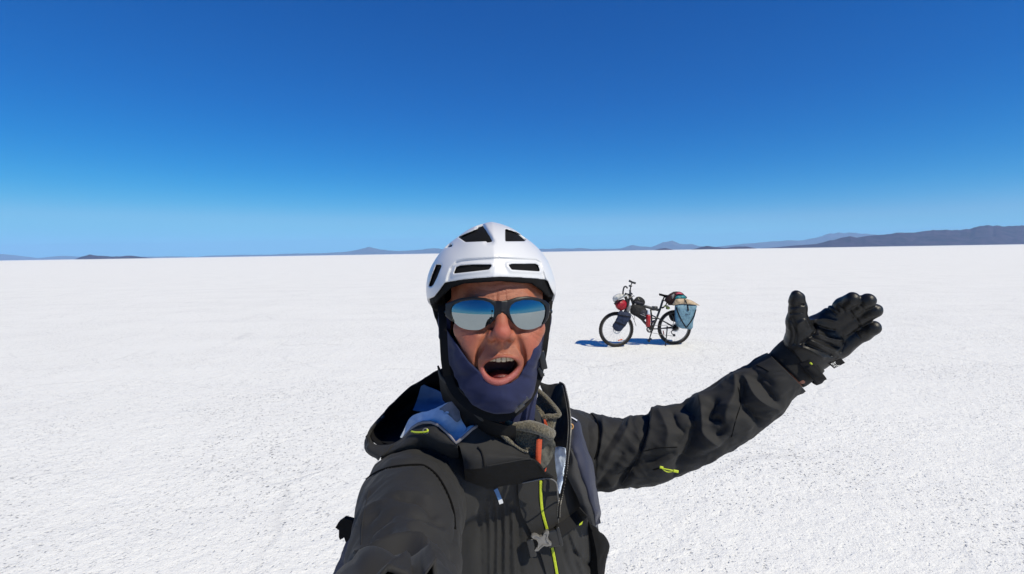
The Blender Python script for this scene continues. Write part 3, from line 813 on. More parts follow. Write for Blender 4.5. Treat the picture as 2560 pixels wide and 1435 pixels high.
def seg_dist(u, v, pts):
    d = np.full(np.shape(u), 1e9)
    for a, b in zip(pts[:-1], pts[1:]):
        ex, ey = b[0] - a[0], b[1] - a[1]; h = np.clip(((u - a[0]) * ex + (v - a[1]) * ey) / (ex * ex + ey * ey + 1e-9), 0, 1)
        d = np.minimum(d, (u - a[0] - ex * h) ** 2 + (v - a[1] - ey * h) ** 2)
    return np.sqrt(d)
def fold_disp(u, v, folds):
    s = np.zeros(np.shape(u))
    for pts, amp, w in folds:
        dd = seg_dist(u, v, [tuple(q) for q in spline([np.array([*q, 0.]) for q in pts], 5)] if len(pts) > 2 else pts) if False else seg_dist(u, v, pts)
        s = s + 1.3 * amp * np.exp(-(dd / w) ** 1.2)
    return s
def sp2(pts, n=6): return [tuple(q[:2]) for q in spline([np.array([q[0], q[1], 0.]) for q in pts], n)]

jacket_folds = [(sp2([ZD(*q) for q in s]), a, w) for s, a, w in (
    ([(60, 520), (90, 800), (100, 1100), (110, 1435)], -.004, 7), ([(-60, 400), (-40, 800), (-40, 1435)], -.003, 6),
    ([(-170, 350), (-150, 800), (-160, 1435)], -.004, 7), ([(-270, 330), (-250, 800), (-260, 1435)], -.004, 6), ([(-370, 320), (-360, 800), (-350, 1435)], -.004, 7),
    ([(-460, 320), (-440, 900), (-430, 1435)], -.003, 6),
    ([(0, 560), (20, 900), (40, 1435)], .004, 6), ([(-110, 400), (-90, 900), (-100, 1435)], .0035, 6), ([(-220, 400), (-200, 900), (-210, 1435)], .0035, 6), ([(-320, 400), (-300, 900), (-310, 1435)], .0035, 6),
    ([(870, 1110), (960, 1220), (1070, 1300)], -.006, 5), ([(780, 870), (860, 1100), (900, 1300), (960, 1435)], -.004, 8), ([(830, 900), (920, 1150), (1000, 1435)], .004, 9),
    ([(700, 1000), (760, 1250), (840, 1435)], -.004, 7))]
jacket = None
def build_jacket():
    global jacket
    lo, hi, h = (-.29, -.19, -.62), (.29, .235, .25), .0034
    p = grid(lo, hi, h); x, y, z = p
    d = torso_sdf(p); u, v, dep = BF.px(p)
    fr = np.clip((.02 - y) / .03, 0, 1)
    d = d - fold_disp(u, v, jacket_folds) * fr - .0035 * noise3((x * 1.4, y, z * .5), 16, 5, 3)
    neck = chain(p, [L_(1245, 1000, .90), L_(1248, 1075, .90)], [.068, .058])
    d = smax(d, -neck, .01)
    jacket = sdf_mesh('jacket', d, lo, h, BF, M_shell, person)
build_jacket()

# ---- sleeves
def sleeve(name, secs, folds, mat_, parent, ns=220, nt=96, seed=1, namp=.0025, close_end=True):
    """secs: (world centre, radius); folds in photograph pixels act on the side the camera sees"""
    C = np.array(spline([s[0] for s in secs], 12)); rr = np.array([q[0] for q in spline([np.array([s[1], 0, 0]) for s in secs], 12)])
    seg = np.r_[0, np.cumsum(np.linalg.norm(np.diff(C, axis=0), axis=1))]; t = np.linspace(0, seg[-1], ns)
    C = np.stack([np.interp(t, seg, C[:, i]) for i in range(3)], 1); rr = np.interp(t, seg, rr)
    T = np.gradient(C, axis=0); T /= np.linalg.norm(T, axis=1)[:, None]
    N = np.zeros_like(C); n = np.array([0, 0, 1.]) - T[0] * T[0][2]; n /= np.linalg.norm(n)
    for i in range(ns):
        n = n - T[i] * n.dot(T[i]); n /= np.linalg.norm(n); N[i] = n
    B = np.cross(T, N); th = np.linspace(0, 2 * math.pi, nt, endpoint=False)
    nrm = N[:, None] * np.cos(th)[None, :, None] + B[:, None] * np.sin(th)[None, :, None]
    V = C[:, None] + nrm * rr[:, None, None]
    rel = V - CAM; d = rel @ fwd; u = 1280 + F * (rel @ rgt) / d; v = 717.5 - F * (rel @ upv) / d
    face = np.clip(.55 - (nrm * rel).sum(2) / np.linalg.norm(rel, axis=2) * 1.2, 0, 1)
    disp = fold_disp(u, v, folds) * face
    tt = np.repeat(t[:, None], nt, 1); a = th[None] + 0 * tt
    disp += namp * noise3((tt * 1.6 + .05 * np.sin(a * 2 + 1), np.cos(a) * .05, np.sin(a) * .05), 17, seed, 3)
    rn = noise3((tt * 1.3 + .07 * np.sin(a * 1.5 + 1), np.cos(a) * .09, np.sin(a) * .09), 20, seed + 11, 2)
    disp += namp * 1.1 * (.25 - np.abs(rn))
    disp += namp * .5 * noise3((tt * 1.0 + .06 * np.sin(a + 2), np.cos(a) * .10, np.sin(a) * .10), 34, seed + 3, 2)
    V = V + nrm * disp[..., None]
    vs = V.reshape(-1, 3).tolist(); fs = []
    for i in range(ns - 1):
        for j in range(nt): fs.append([i * nt + j, i * nt + (j + 1) % nt, (i + 1) * nt + (j + 1) % nt, (i + 1) * nt + j])
    # turned-in hem at the end
    b = len(vs)
    for k, (f_, back) in enumerate(((.93, .0), (.90, .03), (.88, .06))):
        for j in range(nt): vs.append((C[-1] - T[-1] * back + (V[-1, j] - C[-1]) * f_).tolist())
    prev = (ns - 1) * nt
    for k in range(3):
        for j in range(nt): fs.append([prev + j, prev + (j + 1) % nt, b + k * nt + (j + 1) % nt, b + k * nt + j])
        prev = b + k * nt
    mb = MB(); mb.add(vs, fs); return mb.build(name, mat_, parent)

from mathutils.bvhtree import BVHTree
def seam(o, px_pts, r_, mat_, parent, name='seam', off=.0004):
    """stitched seam laid on the surface of a mesh, along photograph pixels"""
    pl = np.array(parent_loc(o)); bv = BVHTree.FromPolygons([v.co for v in o.data.vertices], [p_.vertices for p_ in o.data.polygons]); pts = []
    for q in px_pts:
        r0_ = P(*q, 1.) - CAM; r0_ /= np.linalg.norm(r0_); h_ = bv.ray_cast(Vector(CAM - pl), Vector(r0_))
        if h_[0] is not None: pts.append(np.array(h_[0]) + pl - r0_ * off)
    if len(pts) < 3: return
    pts = [pts[0]] + [(pts[i - 1] + 2 * pts[i] + pts[i + 1]) / 4 for i in range(1, len(pts) - 1)] + [pts[-1]]
    mb = MB(); mb.tube(pts, r_, 6); return mb.build(name, mat_, parent)
k_ = lambda px_, py_, hw, d: (P(px_, py_, d), hw * d / F)
S = lambda *q: sp2([ZS(*a) for a in q])
left_folds = [
    (S((330, 540), (420, 640), (440, 760), (430, 900), (400, 1010)), -.007, 6), (S((470, 560), (480, 760), (440, 980), (420, 1150)), .004, 9),
    (S((900, 600), (885, 760), (835, 900), (780, 1050), (640, 1250)), -.010, 9), (S((960, 560), (930, 720), (880, 880), (820, 1000)), .008, 12),
    (S((660, 620), (560, 800), (470, 960), (410, 1100)), -.005, 10), (S((740, 610), (690, 760), (560, 960), (440, 1180)), .005, 12),
    (S((1120, 570), (1160, 680), (1225, 760), (1170, 850)), -.008, 10), (S((1010, 540), (1060, 640), (1100, 760), (1080, 880)), .006, 16),
    (S((1215, 470), (1310, 590), (1320, 760), (1270, 950), (1210, 1090)), -.015, 20), (S((1400, 430), (1410, 620), (1420, 760), (1540, 850)), .010, 14),
    (S((1240, 520), (1300, 580), (1280, 680)), .003, 9),
    (S((1520, 470), (1480, 620), (1580, 640), (1620, 720), (1560, 800)), -.012, 13), (S((1740, 250), (1720, 400), (1640, 560), (1620, 680)), .009, 13),
    (S((1790, 300), (1780, 460), (1880, 580), (1960, 670)), -.013, 14), (S((1830, 250), (1900, 400), (2000, 480), (2110, 520)), .008, 12),
    (S((1930, 260), (2020, 360), (2110, 470)), -.009, 9), (S((1880, 150), (1960, 220), (2060, 300)), -.004, 8),
    (S((650, 960), (560, 1110), (430, 1280)), -.007, 13), (S((960, 1040), (800, 1110), (640, 1190)), -.009, 14), (S((560, 1270), (760, 1150), (960, 1080), (1180, 960)), .005, 10),
    (S((1130, 960), (1000, 1000), (860, 1000)), -.006, 11), (S((1250, 1060), (1500, 960), (1700, 800)), -.004, 12), (S((1420, 900), (1600, 800), (1720, 640)), .005, 14)]
sl_l = sleeve('sleeve', [k_(1395, 1122, 92, 1.08), k_(1430, 1124, 97, 1.07), k_(1480, 1130, 96, 1.06), k_(1550, 1130, 87, 1.04), k_(1620, 1124, 85, 1.02), k_(1688, 1099, 82, 1.0), k_(1765, 1064, 79, .98),
                  k_(1832, 1024, 78, .965), k_(1892, 985, 70, .955), k_(1938, 945, 62, .945), k_(1962, 926, 60, .94)], left_folds, M_shell, jacket, 300, 120, 3, .0035)
E = lambda *q: sp2([ZE(*a) for a in q])
HANDR = np.array([-.035, .17, 1.655])
right_folds = [
    (E((330, 420), (430, 260), (560, 140), (700, 70), (900, 22), (1180, 2), (1300, 40), (1420, 140), (1520, 300), (1600, 480), (1650, 650), (1665, 850), (1640, 1020)), -.0045, 3.2),
    (E((600, 40), (900, -40), (1200, -50), (1400, 40), (1560, 240), (1660, 450), (1710, 700)), .004, 9),
    (E((920, 420), (1120, 440), (1250, 510), (1390, 640)), -.006, 7), (E((900, 370), (1150, 385), (1300, 450)), .003, 7),
    (E((1150, 670), (1350, 690), (1480, 790)), -.005, 7), (E((1120, 870), (1300, 910), (1440, 1010), (1620, 1230)), -.008, 8), (E((1060, 800), (1200, 790), (1500, 900)), .004, 9),
    (E((720, 490), (560, 570), (450, 760)), .004, 6), (E((640, 620), (520, 740), (450, 900)), -.003, 6), (E((530, 350), (480, 600), (440, 800)), .004, 7),
    (E((820, 690), (700, 760), (560, 850), (480, 980)), -.005, 12), (E((800, 880), (620, 980), (500, 1060)), -.006, 11),
    (E((400, 1190), (650, 1090), (850, 1010), (1000, 985), (1150, 1010), (1250, 1100), (1310, 1300), (1330, 1500)), .011, 9),
    (E((480, 1330), (700, 1170), (900, 1090), (1050, 1085), (1150, 1160), (1190, 1300), (1200, 1500)), -.014, 14), (E((700, 1420), (900, 1290), (1060, 1180)), .005, 10)]
sl_r = sleeve('sleeve', [(P(1062, 1225, .87), .074), (P(1040, 1252, .825), .086), (P(1026, 1285, .765), .082), (P(1022, 1335, .70), .077), (P(1012, 1400, .635), .072), (P(1003, 1470, .575), .066),
                  (P(1010, 1580, .46) , .058), (HANDR + (-.045, .13, -.045), .050), (HANDR + (-.030, .070, -.015), .045)], right_folds, M_shell, jacket, 260, 110, 8, .0022)

M_seam = mat('black_seam', (.004, .004, .004), .9, .1)
dense = lambda pts, n=8: sp2(pts, n)
seam(sl_r, dense([ZE(*q) for q in ((330, 430), (430, 270), (560, 150), (700, 75), (900, 28), (1180, 8), (1300, 45), (1420, 145), (1520, 300), (1600, 480), (1645, 650), (1660, 850))]), .0016, M_seam, jacket)
seam(sl_r, dense([ZE(*q) for q in ((540, 340), (500, 480), (460, 680), (440, 860), (430, 1050))]), .0008, M_shell, jacket)
seam(sl_l, dense([ZS(*q) for q in ((330, 540), (420, 640), (440, 760), (430, 900), (400, 1010))]), .0014, M_seam, jacket)
seam(sl_l, dense([ZS(*q) for q in ((905, 640), (885, 760), (835, 900), (780, 1050), (660, 1240))]), .0010, M_shell, jacket)
seam(sl_l, dense([ZS(*q) for q in ((1750, 330), (1775, 480), (1730, 640), (1690, 800))]), .0008, M_seam, jacket)
seam(sl_l, dense([ZS(*q) for q in ((1925, 125), (1980, 150), (2040, 185))]), .0010, M_seam, jacket)
seam(sl_l, dense([ZS(*q) for q in ((850, 935), (1000, 905), (1180, 895))]), .0007, M_seam, jacket)
seam(sl_l, dense([ZS(*q) for q in ((950, 1110), (1010, 1095), (1060, 1100))]), .0016, M_seam, jacket)

# ---- sheets: hood, collar, flaps
def patch(name, rows, mat_, parent, th=.0025, n=7, wr=.0012, wsc=45, seed=1, side=1, edge=None):
    """cloth sheet through rows of (pixel x, pixel y, depth); real thickness behind it"""
    G = np.array([[P(*q) for q in r_] for r_ in rows])
    def up(G):
        return np.array([spline(list(G[:, j]), n) for j in range(G.shape[1])]).transpose(1, 0, 2) if G.shape[0] > 1 else G
    G = up(G); G = np.array([spline(list(G[i]), n) for i in range(G.shape[0])])
    du = np.gradient(G, axis=1); dv = np.gradient(G, axis=0); nn = np.cross(du, dv); nn /= np.linalg.norm(nn, axis=2)[..., None] + 1e-12
    flip = np.where(((CAM - G) * nn).sum(2).mean() < 0, -1, 1); nn = nn * flip
    q = (G[..., 0], G[..., 1], G[..., 2])
    G = G + nn * (wr * noise3(q, wsc, seed, 3))[..., None]
    a, b = G.shape[:2]; v = np.concatenate([G.reshape(-1, 3), (G - nn * th).reshape(-1, 3)]); f = []; N_ = a * b
    for i in range(a - 1):
        for j in range(b - 1):
            q = [i * b + j, i * b + j + 1, (i + 1) * b + j + 1, (i + 1) * b + j]; f.append(q); f.append([N_ + k for k in q[::-1]])
    loop = [j for j in range(b)] + [i * b + b - 1 for i in range(1, a)] + [(a - 1) * b + j for j in range(b - 2, -1, -1)] + [i * b for i in range(a - 2, 0, -1)]
    for i in range(len(loop)):
        p0, p1 = loop[i], loop[(i + 1) % len(loop)]; f.append([p1, p0, N_ + p0, N_ + p1])
    mb = MB(); mb.add(v, f); o = mb.build(name, mat_, parent); return sharp(o, 50)
def d3(pts, ds):
    return [(*p_, d_) for p_, d_ in zip(pts, ds)]
A_ = lambda *q: [ZA(*a) for a in q]
B_ = lambda *q: [ZB(*a) for a in q]
C_ = lambda *q: [ZC(*a) for a in q]
D_ = lambda *q: [ZD(*a) for a in q]

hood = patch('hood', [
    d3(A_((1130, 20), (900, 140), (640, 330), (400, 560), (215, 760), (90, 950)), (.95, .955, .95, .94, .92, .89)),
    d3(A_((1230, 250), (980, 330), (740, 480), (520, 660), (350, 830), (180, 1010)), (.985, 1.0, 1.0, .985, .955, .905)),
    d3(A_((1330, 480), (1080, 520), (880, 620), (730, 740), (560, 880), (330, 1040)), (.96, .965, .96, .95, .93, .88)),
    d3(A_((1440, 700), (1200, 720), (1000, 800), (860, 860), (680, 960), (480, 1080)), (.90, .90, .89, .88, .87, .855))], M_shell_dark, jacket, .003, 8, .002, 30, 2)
patch('hood_brim', [
    d3(A_((330, 640), (215, 745), (105, 880), (62, 1010), (72, 1150), (240, 1285)), (.925, .912, .90, .885, .865, .84)),
    d3(A_((300, 690), (200, 790), (125, 890), (105, 1010), (140, 1120), (300, 1210)), (.905, .895, .88, .862, .842, .822)),
    d3(A_((290, 730), (215, 810), (165, 890), (160, 970), (260, 1050), (480, 1050)), (.915, .905, .895, .878, .86, .842))], M_shell, hood, .003, 7, .0025, 40, 5)
patch('hood_front', [
    d3(A_((470, 1045), (600, 960), (720, 835), (850, 765), (980, 758), (1100, 815), (1210, 912), (1328, 1048)), (.850, .842, .832, .822, .812, .802, .792, .778)),
    d3(A_((420, 1110), (580, 1030), (740, 930), (880, 880), (1000, 890), (1110, 950), (1220, 1010), (1335, 1075)), (.835, .825, .812, .803, .795, .786, .780, .772)),
    d3(A_((290, 1230), (520, 1130), (740, 1060), (890, 1010), (1000, 1030), (1100, 1075), (1220, 1105), (1340, 1100)), (.835, .822, .812, .806, .796, .790, .785, .776)),
    d3(A_((330, 1330), (520, 1230), (740, 1170), (890, 1150), (1000, 1170), (1120, 1220), (1240, 1260), (1360, 1240)), (.86, .85, .842, .836, .83, .826, .82, .81))], M_shell, hood, .003, 7, .0018, 40, 7)
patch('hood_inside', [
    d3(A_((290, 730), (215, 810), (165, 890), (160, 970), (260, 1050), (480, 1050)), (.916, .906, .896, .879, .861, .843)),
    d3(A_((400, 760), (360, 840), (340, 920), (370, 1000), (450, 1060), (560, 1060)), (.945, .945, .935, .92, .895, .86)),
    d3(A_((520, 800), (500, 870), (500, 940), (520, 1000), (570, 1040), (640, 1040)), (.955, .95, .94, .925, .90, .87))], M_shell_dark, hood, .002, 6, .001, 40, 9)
lining = patch('hood_lining', [
    d3(A_((560, 960), (690, 690), (830, 612), (950, 588), (1090, 527), (1250, 462), (1352, 522), (1392, 690), (1470, 825)), (.845, .848, .845, .838, .832, .828, .824, .812, .800)),
    d3(A_((580, 965), (700, 770), (815, 700), (910, 680), (1040, 650), (1170, 660), (1280, 740), (1325, 850), (1400, 935)), (.847, .845, .838, .830, .822, .815, .808, .800, .790)),
    d3(A_((600, 968), (715, 840), (800, 785), (870, 765), (980, 758), (1100, 813), (1200, 903), (1260, 975), (1328, 1044)), (.848, .836, .830, .824, .815, .805, .796, .789, .781))], M_lining, hood, .002, 8, .0016, 60, 8)
patch('hood_lining', [
    d3(A_((1470, 825), (1545, 757)) + B_((110, 308), (225, 248)), (.808, .812, .814, .818)),
    d3(A_((1395, 935), (1545, 800)) + B_((150, 330), (245, 275)), (.793, .80, .806, .812)),
    d3(A_((1328, 1044), (1545, 845)) + B_((185, 358), (262, 300)), (.781, .79, .798, .808))], M_lining, hood, .002, 6, .0008, 60, 9)
patch('lining_patch', [
    d3(A_((1098, 560), (1180, 500), (1252, 464), (1350, 522)), (.8275, .826, .8245, .8205)),
    d3(A_((1105, 600), (1190, 600), (1290, 620), (1370, 610)), (.823, .819, .814, .816)),
    d3(A_((1180, 625), (1250, 660), (1335, 745), (1390, 700)), (.817, .811, .805, .808))], M_tape, hood, .0012, 6, .0006, 60, 9)
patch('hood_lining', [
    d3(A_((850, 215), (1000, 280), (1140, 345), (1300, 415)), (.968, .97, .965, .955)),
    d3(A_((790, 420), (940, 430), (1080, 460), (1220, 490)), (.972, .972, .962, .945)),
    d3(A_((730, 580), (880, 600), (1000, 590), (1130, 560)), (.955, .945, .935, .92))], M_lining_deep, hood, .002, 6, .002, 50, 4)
mbt = MB(); mbt.tube([P(*q) for q in d3(A_((600, 966), (720, 828), (800, 773), (870, 752), (980, 746), (1100, 800), (1200, 890), (1262, 966), (1328, 1040), (1440, 940), (1545, 842)) + B_((185, 352),), (.845, .832, .826, .820, .810, .80, .791, .784, .776, .78, .786, .795))], .0028, 8, squash=.6)
mbt.build('edge_tape', M_tape, hood)
mbt = MB(); mbt.tube(spline([P(*q) for q in d3(A_((708, 875), (760, 887), (820, 888), (880, 884), (920, 878), (936, 862), (925, 848)), (.815, .808, .803, .799, .797, .797, .80))], 4), .0016, 8)
mbt.build('draw_cord', M_yellow, hood)
mbt = MB(); c0 = np.array(P(*ZA(905, 870), .7995))
mbt.tube([c0 + (rgt * math.cos(a) + upv * math.sin(a)) * .0042 for a in np.linspace(0, 2 * math.pi, 16, endpoint=False)], .0010, 6, closed=True); mbt.build('eyelet', M_steel, hood)

# collar flap that falls open over the chest, its shaded underside, and the flap edge
patch('collar_flap', [
    d3(A_((1330, 1052),) + B_((60, 440), (190, 358), (330, 430), (470, 510), (640, 592), (800, 708), (900, 760)), (.783, .790, .797, .797, .795, .792, .792, .792)),
    d3(B_((-60, 640), (60, 650), (190, 640), (320, 660), (480, 690), (640, 720), (800, 770), (920, 800)), (.776, .776, .776, .775, .775, .776, .779, .783)),
    d3(B_((-20, 800), (70, 820), (200, 800), (330, 790), (480, 790), (640, 785), (800, 795), (930, 810)), (.772, .766, .764, .764, .765, .767, .771, .776)),
    d3(B_((0, 962), (90, 955), (200, 942), (330, 925), (480, 893), (650, 862), (800, 835), (950, 822)), (.775, .768, .766, .766, .766, .768, .771, .775))], M_shell, jacket, .003, 8, .0012, 38, 12)
mbt = MB(); mbt.tube(spline([P(*q) for q in d3(B_((190, 645), (235, 700), (262, 780), (275, 860), (285, 930)), (.7735, .769, .763, .762, .7635))], 5), .0012, 6); mbt.build('seam', M_shell_dark, jacket)
mbt = MB(); mbt.tube(spline([P(*q) for q in d3(B_((300, 915), (480, 882), (650, 851), (800, 824), (930, 812)), (.7645, .7645, .7665, .7695, .774))], 5), .0008, 6); mbt.build('seam', M_shell, jacket)
patch('storm_flap', [
    d3(B_((0, 962), (200, 942), (480, 893), (800, 835), (950, 822), (1040, 900)), (.777, .769, .769, .774, .778, .785)),
    d3(B_((10, 1090), (210, 1080), (480, 1040), (800, 980), (1010, 960), (1120, 1000)), (.80, .797, .797, .80, .80, .80)),
    d3(B_((20, 1250), (220, 1235), (500, 1190), (800, 1145), (1050, 1100), (1235, 1092)), (.835, .832, .830, .828, .825, .822))], M_shell_dark, jacket, .003, 7, .0012, 40, 13)
mbt = MB(); mbt.tube(spline([P(*q) for q in d3(B_((800, 1145), (960, 1112), (1090, 1085), (1200, 1090), (1275, 1150), (1290, 1290)), (.826, .824, .822, .820, .819, .822))] + [hit(*ZD(650, 420), .006), hit(*ZD(650, 720), .006)], 5), .0012, 6); mbt.build('piping', mat('grey_piping', (.14, .14, .145), .6, .3), jacket)

# inner stand-up collar round the left of the neck, with its pale edge
patch('inner_collar', [
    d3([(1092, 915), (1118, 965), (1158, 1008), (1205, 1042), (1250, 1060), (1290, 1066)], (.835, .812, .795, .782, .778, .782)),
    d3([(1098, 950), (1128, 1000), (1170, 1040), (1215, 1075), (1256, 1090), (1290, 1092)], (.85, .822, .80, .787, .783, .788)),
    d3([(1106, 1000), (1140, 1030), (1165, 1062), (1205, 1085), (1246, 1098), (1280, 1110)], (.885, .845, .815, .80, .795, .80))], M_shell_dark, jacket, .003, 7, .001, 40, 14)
mbt = MB(); mbt.tube(spline([P(*q) for q in d3(A_((1094, 50), (1130, 140), (1270, 245), (1420, 350)) + B_((150, 180), (330, 330), (470, 440)), (.835, .822, .806, .795, .785, .785, .787))], 5), [.0045] * 10 + [.0040] * 21, 8, squash=.5); mbt.build('collar_edge', mat('charcoal_binding', (.045, .044, .042), .8, .2, bump=.5, bscale=900), jacket)
mbt = MB(); mbt.tube(spline([P(*q) for q in d3(B_((465, 420), (550, 500), (640, 580), (720, 640), (800, 692), (880, 715)), (.784, .784, .784, .785, .786, .787))], 5), [.0036] * 12 + [.0022] * 14, 8, squash=.6); mbt.build('collar_edge', M_fleece, jacket)

# fleece pullover
fleece = patch('fleece_collar', [
    d3(C_((325, 215), (420, 310), (530, 420), (640, 545)), (.905, .892, .878, .862)),
    d3(C_((310, 330), (385, 420), (470, 520), (560, 590)), (.905, .893, .88, .865)),
    d3(C_((300, 470), (350, 560), (400, 640), (430, 690)), (.895, .882, .872, .865))], M_fleece, person, .004, 7, .0016, 90, 15)
mbt = MB(); mbt.tube(spline([P(*q) for q in d3(C_((325, 215), (430, 305), (540, 425), (630, 540), (635, 585), (560, 605), (470, 605), (420, 640)), (.902, .888, .873, .857, .852, .852, .853, .855))], 6), .0045, 10); mbt.build('fleece_roll', M_fleece, fleece)
patch('fleece_panel', [
    d3(C_((430, 620), (490, 600), (560, 600), (635, 575)), (.858, .855, .855, .857)),
    d3(C_((440, 700), (490, 690), (550, 690), (600, 680)), (.855, .853, .853, .857)),
    d3(C_((470, 800), (500, 810), (540, 830), (560, 830)), (.85, .85, .85, .853))], M_fleece, fleece, .004, 6, .001, 90, 16)
mbt = MB(); mbt.tube(spline([P(*q) for q in d3(B_((575, 300), (680, 355), (790, 362), (900, 360), (1000, 385), (1110, 425), (1205, 480)), (.800, .797, .795, .793, .790, .792, .800))], 6), [.004 + .0055 * min(1, i / 18) for i in range(37)], 12); mbt.build('fleece_roll', M_fleece, fleece)
patch('fleece_panel', [
    d3(B_((560, 330), (740, 390), (900, 390), (1010, 420)), (.806, .802, .799, .797)),
    d3(B_((640, 480), (760, 500), (900, 520), (1000, 560)), (.806, .803, .800, .799)),
    d3(B_((730, 600), (800, 640), (900, 700), (1000, 760)), (.806, .804, .801, .80)),
    d3(B_((800, 700), (860, 740), (930, 820), (1010, 900)), (.806, .804, .803, .802))], M_fleece, fleece, .004, 7, .0016, 70, 17)
patch('fleece_leaf', [
    d3(B_((1065, 520), (1140, 480), (1210, 470), (1258, 520)), (.797, .793, .795, .803)),
    d3(B_((1065, 640), (1140, 640), (1210, 640), (1262, 640)), (.802, .806, .804, .803)),
    d3(B_((1060, 800), (1120, 800), (1180, 790), (1235, 780)), (.803, .804, .803, .805)),
    d3(B_((1060, 930), (1090, 940), (1115, 935), (1140, 925)), (.803, .803, .803, .805))], mat('grey_green_cloth', (.095, .094, .082), .9, .15, var=.25, vscale=120, bump=.6, bscale=500), fleece, .003, 7, .0035, 75, 19)
patch('zip', [
    d3(B_((1000, 560), (1030, 548), (1080, 545)), (.788, .787, .790)), d3(B_((992, 720), (1025, 715), (1068, 712)), (.793, .792, .794)),
    d3(B_((990, 860), (1020, 890), (1058, 915)), (.796, .795, .796))], M_orange, fleece, .002, 6, .0003, 60, 20)
patch('zip', [d3(C_((415, 650), (440, 650)), (.848, .848)), d3(C_((425, 720), (462, 715)), (.847, .846)), d3(C_((455, 790), (490, 800)), (.846, .845))], M_orange, fleece, .002, 6, .0003, 60, 20)
patch('zip', [d3(B_((1125, 945), (1142, 930)), (.80, .80)), d3(B_((1100, 990), (1130, 985)), (.799, .799))], M_orange, fleece, .002, 5, .0002, 60, 20)

# open collar on the right with its black zip and pale inner facing
patch('collar', [
    d3(C_((335, 78), (480, 126), (640, 106), (712, 150)), (.955, .95, .935, .91)),
    d3(C_((420, 260), (530, 290), (650, 280), (748, 300)), (.945, .93, .91, .89)),
    d3(C_((580, 480), (650, 480), (720, 480), (782, 480)), (.905, .893, .88, .87)),
    d3(C_((585, 720), (660, 720), (730, 720), (797, 720)), (.885, .87, .858, .85)),
    d3(C_((560, 900), (640, 900), (720, 900), (792, 900)), (.872, .858, .847, .841)),
    d3(C_((590, 1045), (650, 1055), (715, 1065), (780, 1065)), (.862, .852, .843, .838))], M_shell, jacket, .004, 7, .0018, 40, 21)
zl = [P(*q) for q in d3(C_((655, 104), (712, 145), (748, 290), (780, 460), (797, 600), (803, 760), (796, 900), (783, 1060), (768, 1200), (742, 1435)), (.93, .905, .882, .865, .853, .843, .835, .831, .832, .838))] + [hit(*ZD(700, 300), .008), hit(*ZD(665, 470), .008), hit(*ZD(655, 640), .007)]
zs = spline(zl, 14); zb = MB(); zt = MB(); acc = 0
for i in range(len(zs) - 1):
    t_ = zs[i + 1] - zs[i]; t_ /= np.linalg.norm(t_); side_ = np.cross(t_, fwd); side_ /= np.linalg.norm(side_)
    zt.box(zs[i] + side_ * .0022 * (1 if i % 2 else -1) * .3, .0020, .0022, .0050, [t_, fwd, side_], .0004) if i % 1 == 0 else None
zb.tube(zs, .0028, 8, squash=.6)
zp = zb.build('zip', M_web, jacket); zt.build('zip_teeth', mat('zip_teeth_black', (.10, .095, .085), .35, .6), jacket)
patch('facing', [
    d3(B_((1250, 660), (1320, 650), (1395, 665)), (.862, .856, .85)), d3(B_((1255, 740), (1325, 760), (1402, 760)), (.862, .855, .849)),
    d3(B_((1262, 900), (1320, 930), (1372, 940)), (.862, .854, .848)), d3(B_((1275, 1060), (1312, 1090), (1345, 1100)), (.862, .853, .848)), d3(B_((1285, 1180), (1302, 1230), (1318, 1290)), (.86, .852, .85))], M_lining, jacket, .003, 6, .0022, 70, 23)

# front panel, yellow zip, elastic pleats, pulls
patch('front_panel', [[(*q, 0) for q in r_] for r_ in ()] or [
    d3(r_, [float((hit(*q, .006) - CAM) @ fwd) for q in r_]) for r_ in (D_((90, 100), (260, 110), (430, 110), (600, 120)), D_((95, 400), (280, 400), (470, 400), (650, 400)), D_((150, 620), (320, 620), (490, 640), (650, 660)), D_((270, 850), (380, 850), (510, 850), (660, 850)), D_((390, 1120), (480, 1120), (570, 1120), (680, 1120)), D_((500, 1470), (580, 1470), (660, 1470), (760, 1470)))], M_shell, jacket, .004, 7, .0015, 35, 24)
ys_ = spline([hit(*ZD(*q), .0085) for q in ((405, 130), (408, 350), (430, 560), (490, 790), (555, 1020), (600, 1240), (640, 1470))], 13)
yb = MB()
for i in range(len(ys_) - 1):
    t_ = ys_[i + 1] - ys_[i]; t_ /= np.linalg.norm(t_); side_ = np.cross(t_, fwd); side_ /= np.linalg.norm(side_)
    yb.box(ys_[i], .0020, .0024, .0049, [t_, fwd, side_], .0007)
yb.build('zip_teeth', M_yellow, jacket)
yb = MB(); yb.tube([q + fwd * .0012 for q in ys_], .0040, 8, squash=.35); yb.build('zip', M_web, jacket)
strap('pull_tab', [P(*ZB(435, 1228), .828), P(*ZB(465, 1290), .832), P(*ZB(500, 1380), .838)], .0065, mat('blue_tab', (.06, .15, .33), .6, .3), jacket, .0012)
strap('pull_tab', [P(*ZB(498, 1372), .8375), P(*ZB(516, 1428), .8395)], .0068, mat('white_tab', (.60, .62, .66), .6, .3), jacket, .0014, 4)
mbt = MB(); pz = [hit(*(np.array(ZD(1130, 1240)) * (1 - t_) + np.array(ZD(1215, 1420)) * t_), .003) for t_ in np.linspace(0, 1, 36)]
mbt.tube(pz, [.0026 if k % 3 else .0014 for k in range(36)], 8, squash=.6)
mbt.build('pocket_zip', M_web, jacket)
patch('zip_puller', [d3(D_((1000, 620), (1030, 612)), [float((hit(*ZD(1010, 620), .024) - CAM) @ fwd)] * 2), d3(D_((1005, 680), (1030, 660)), [float((hit(*ZD(1010, 660), .024) - CAM) @ fwd)] * 2)], M_yellow, jacket, .0015, 4, 0)
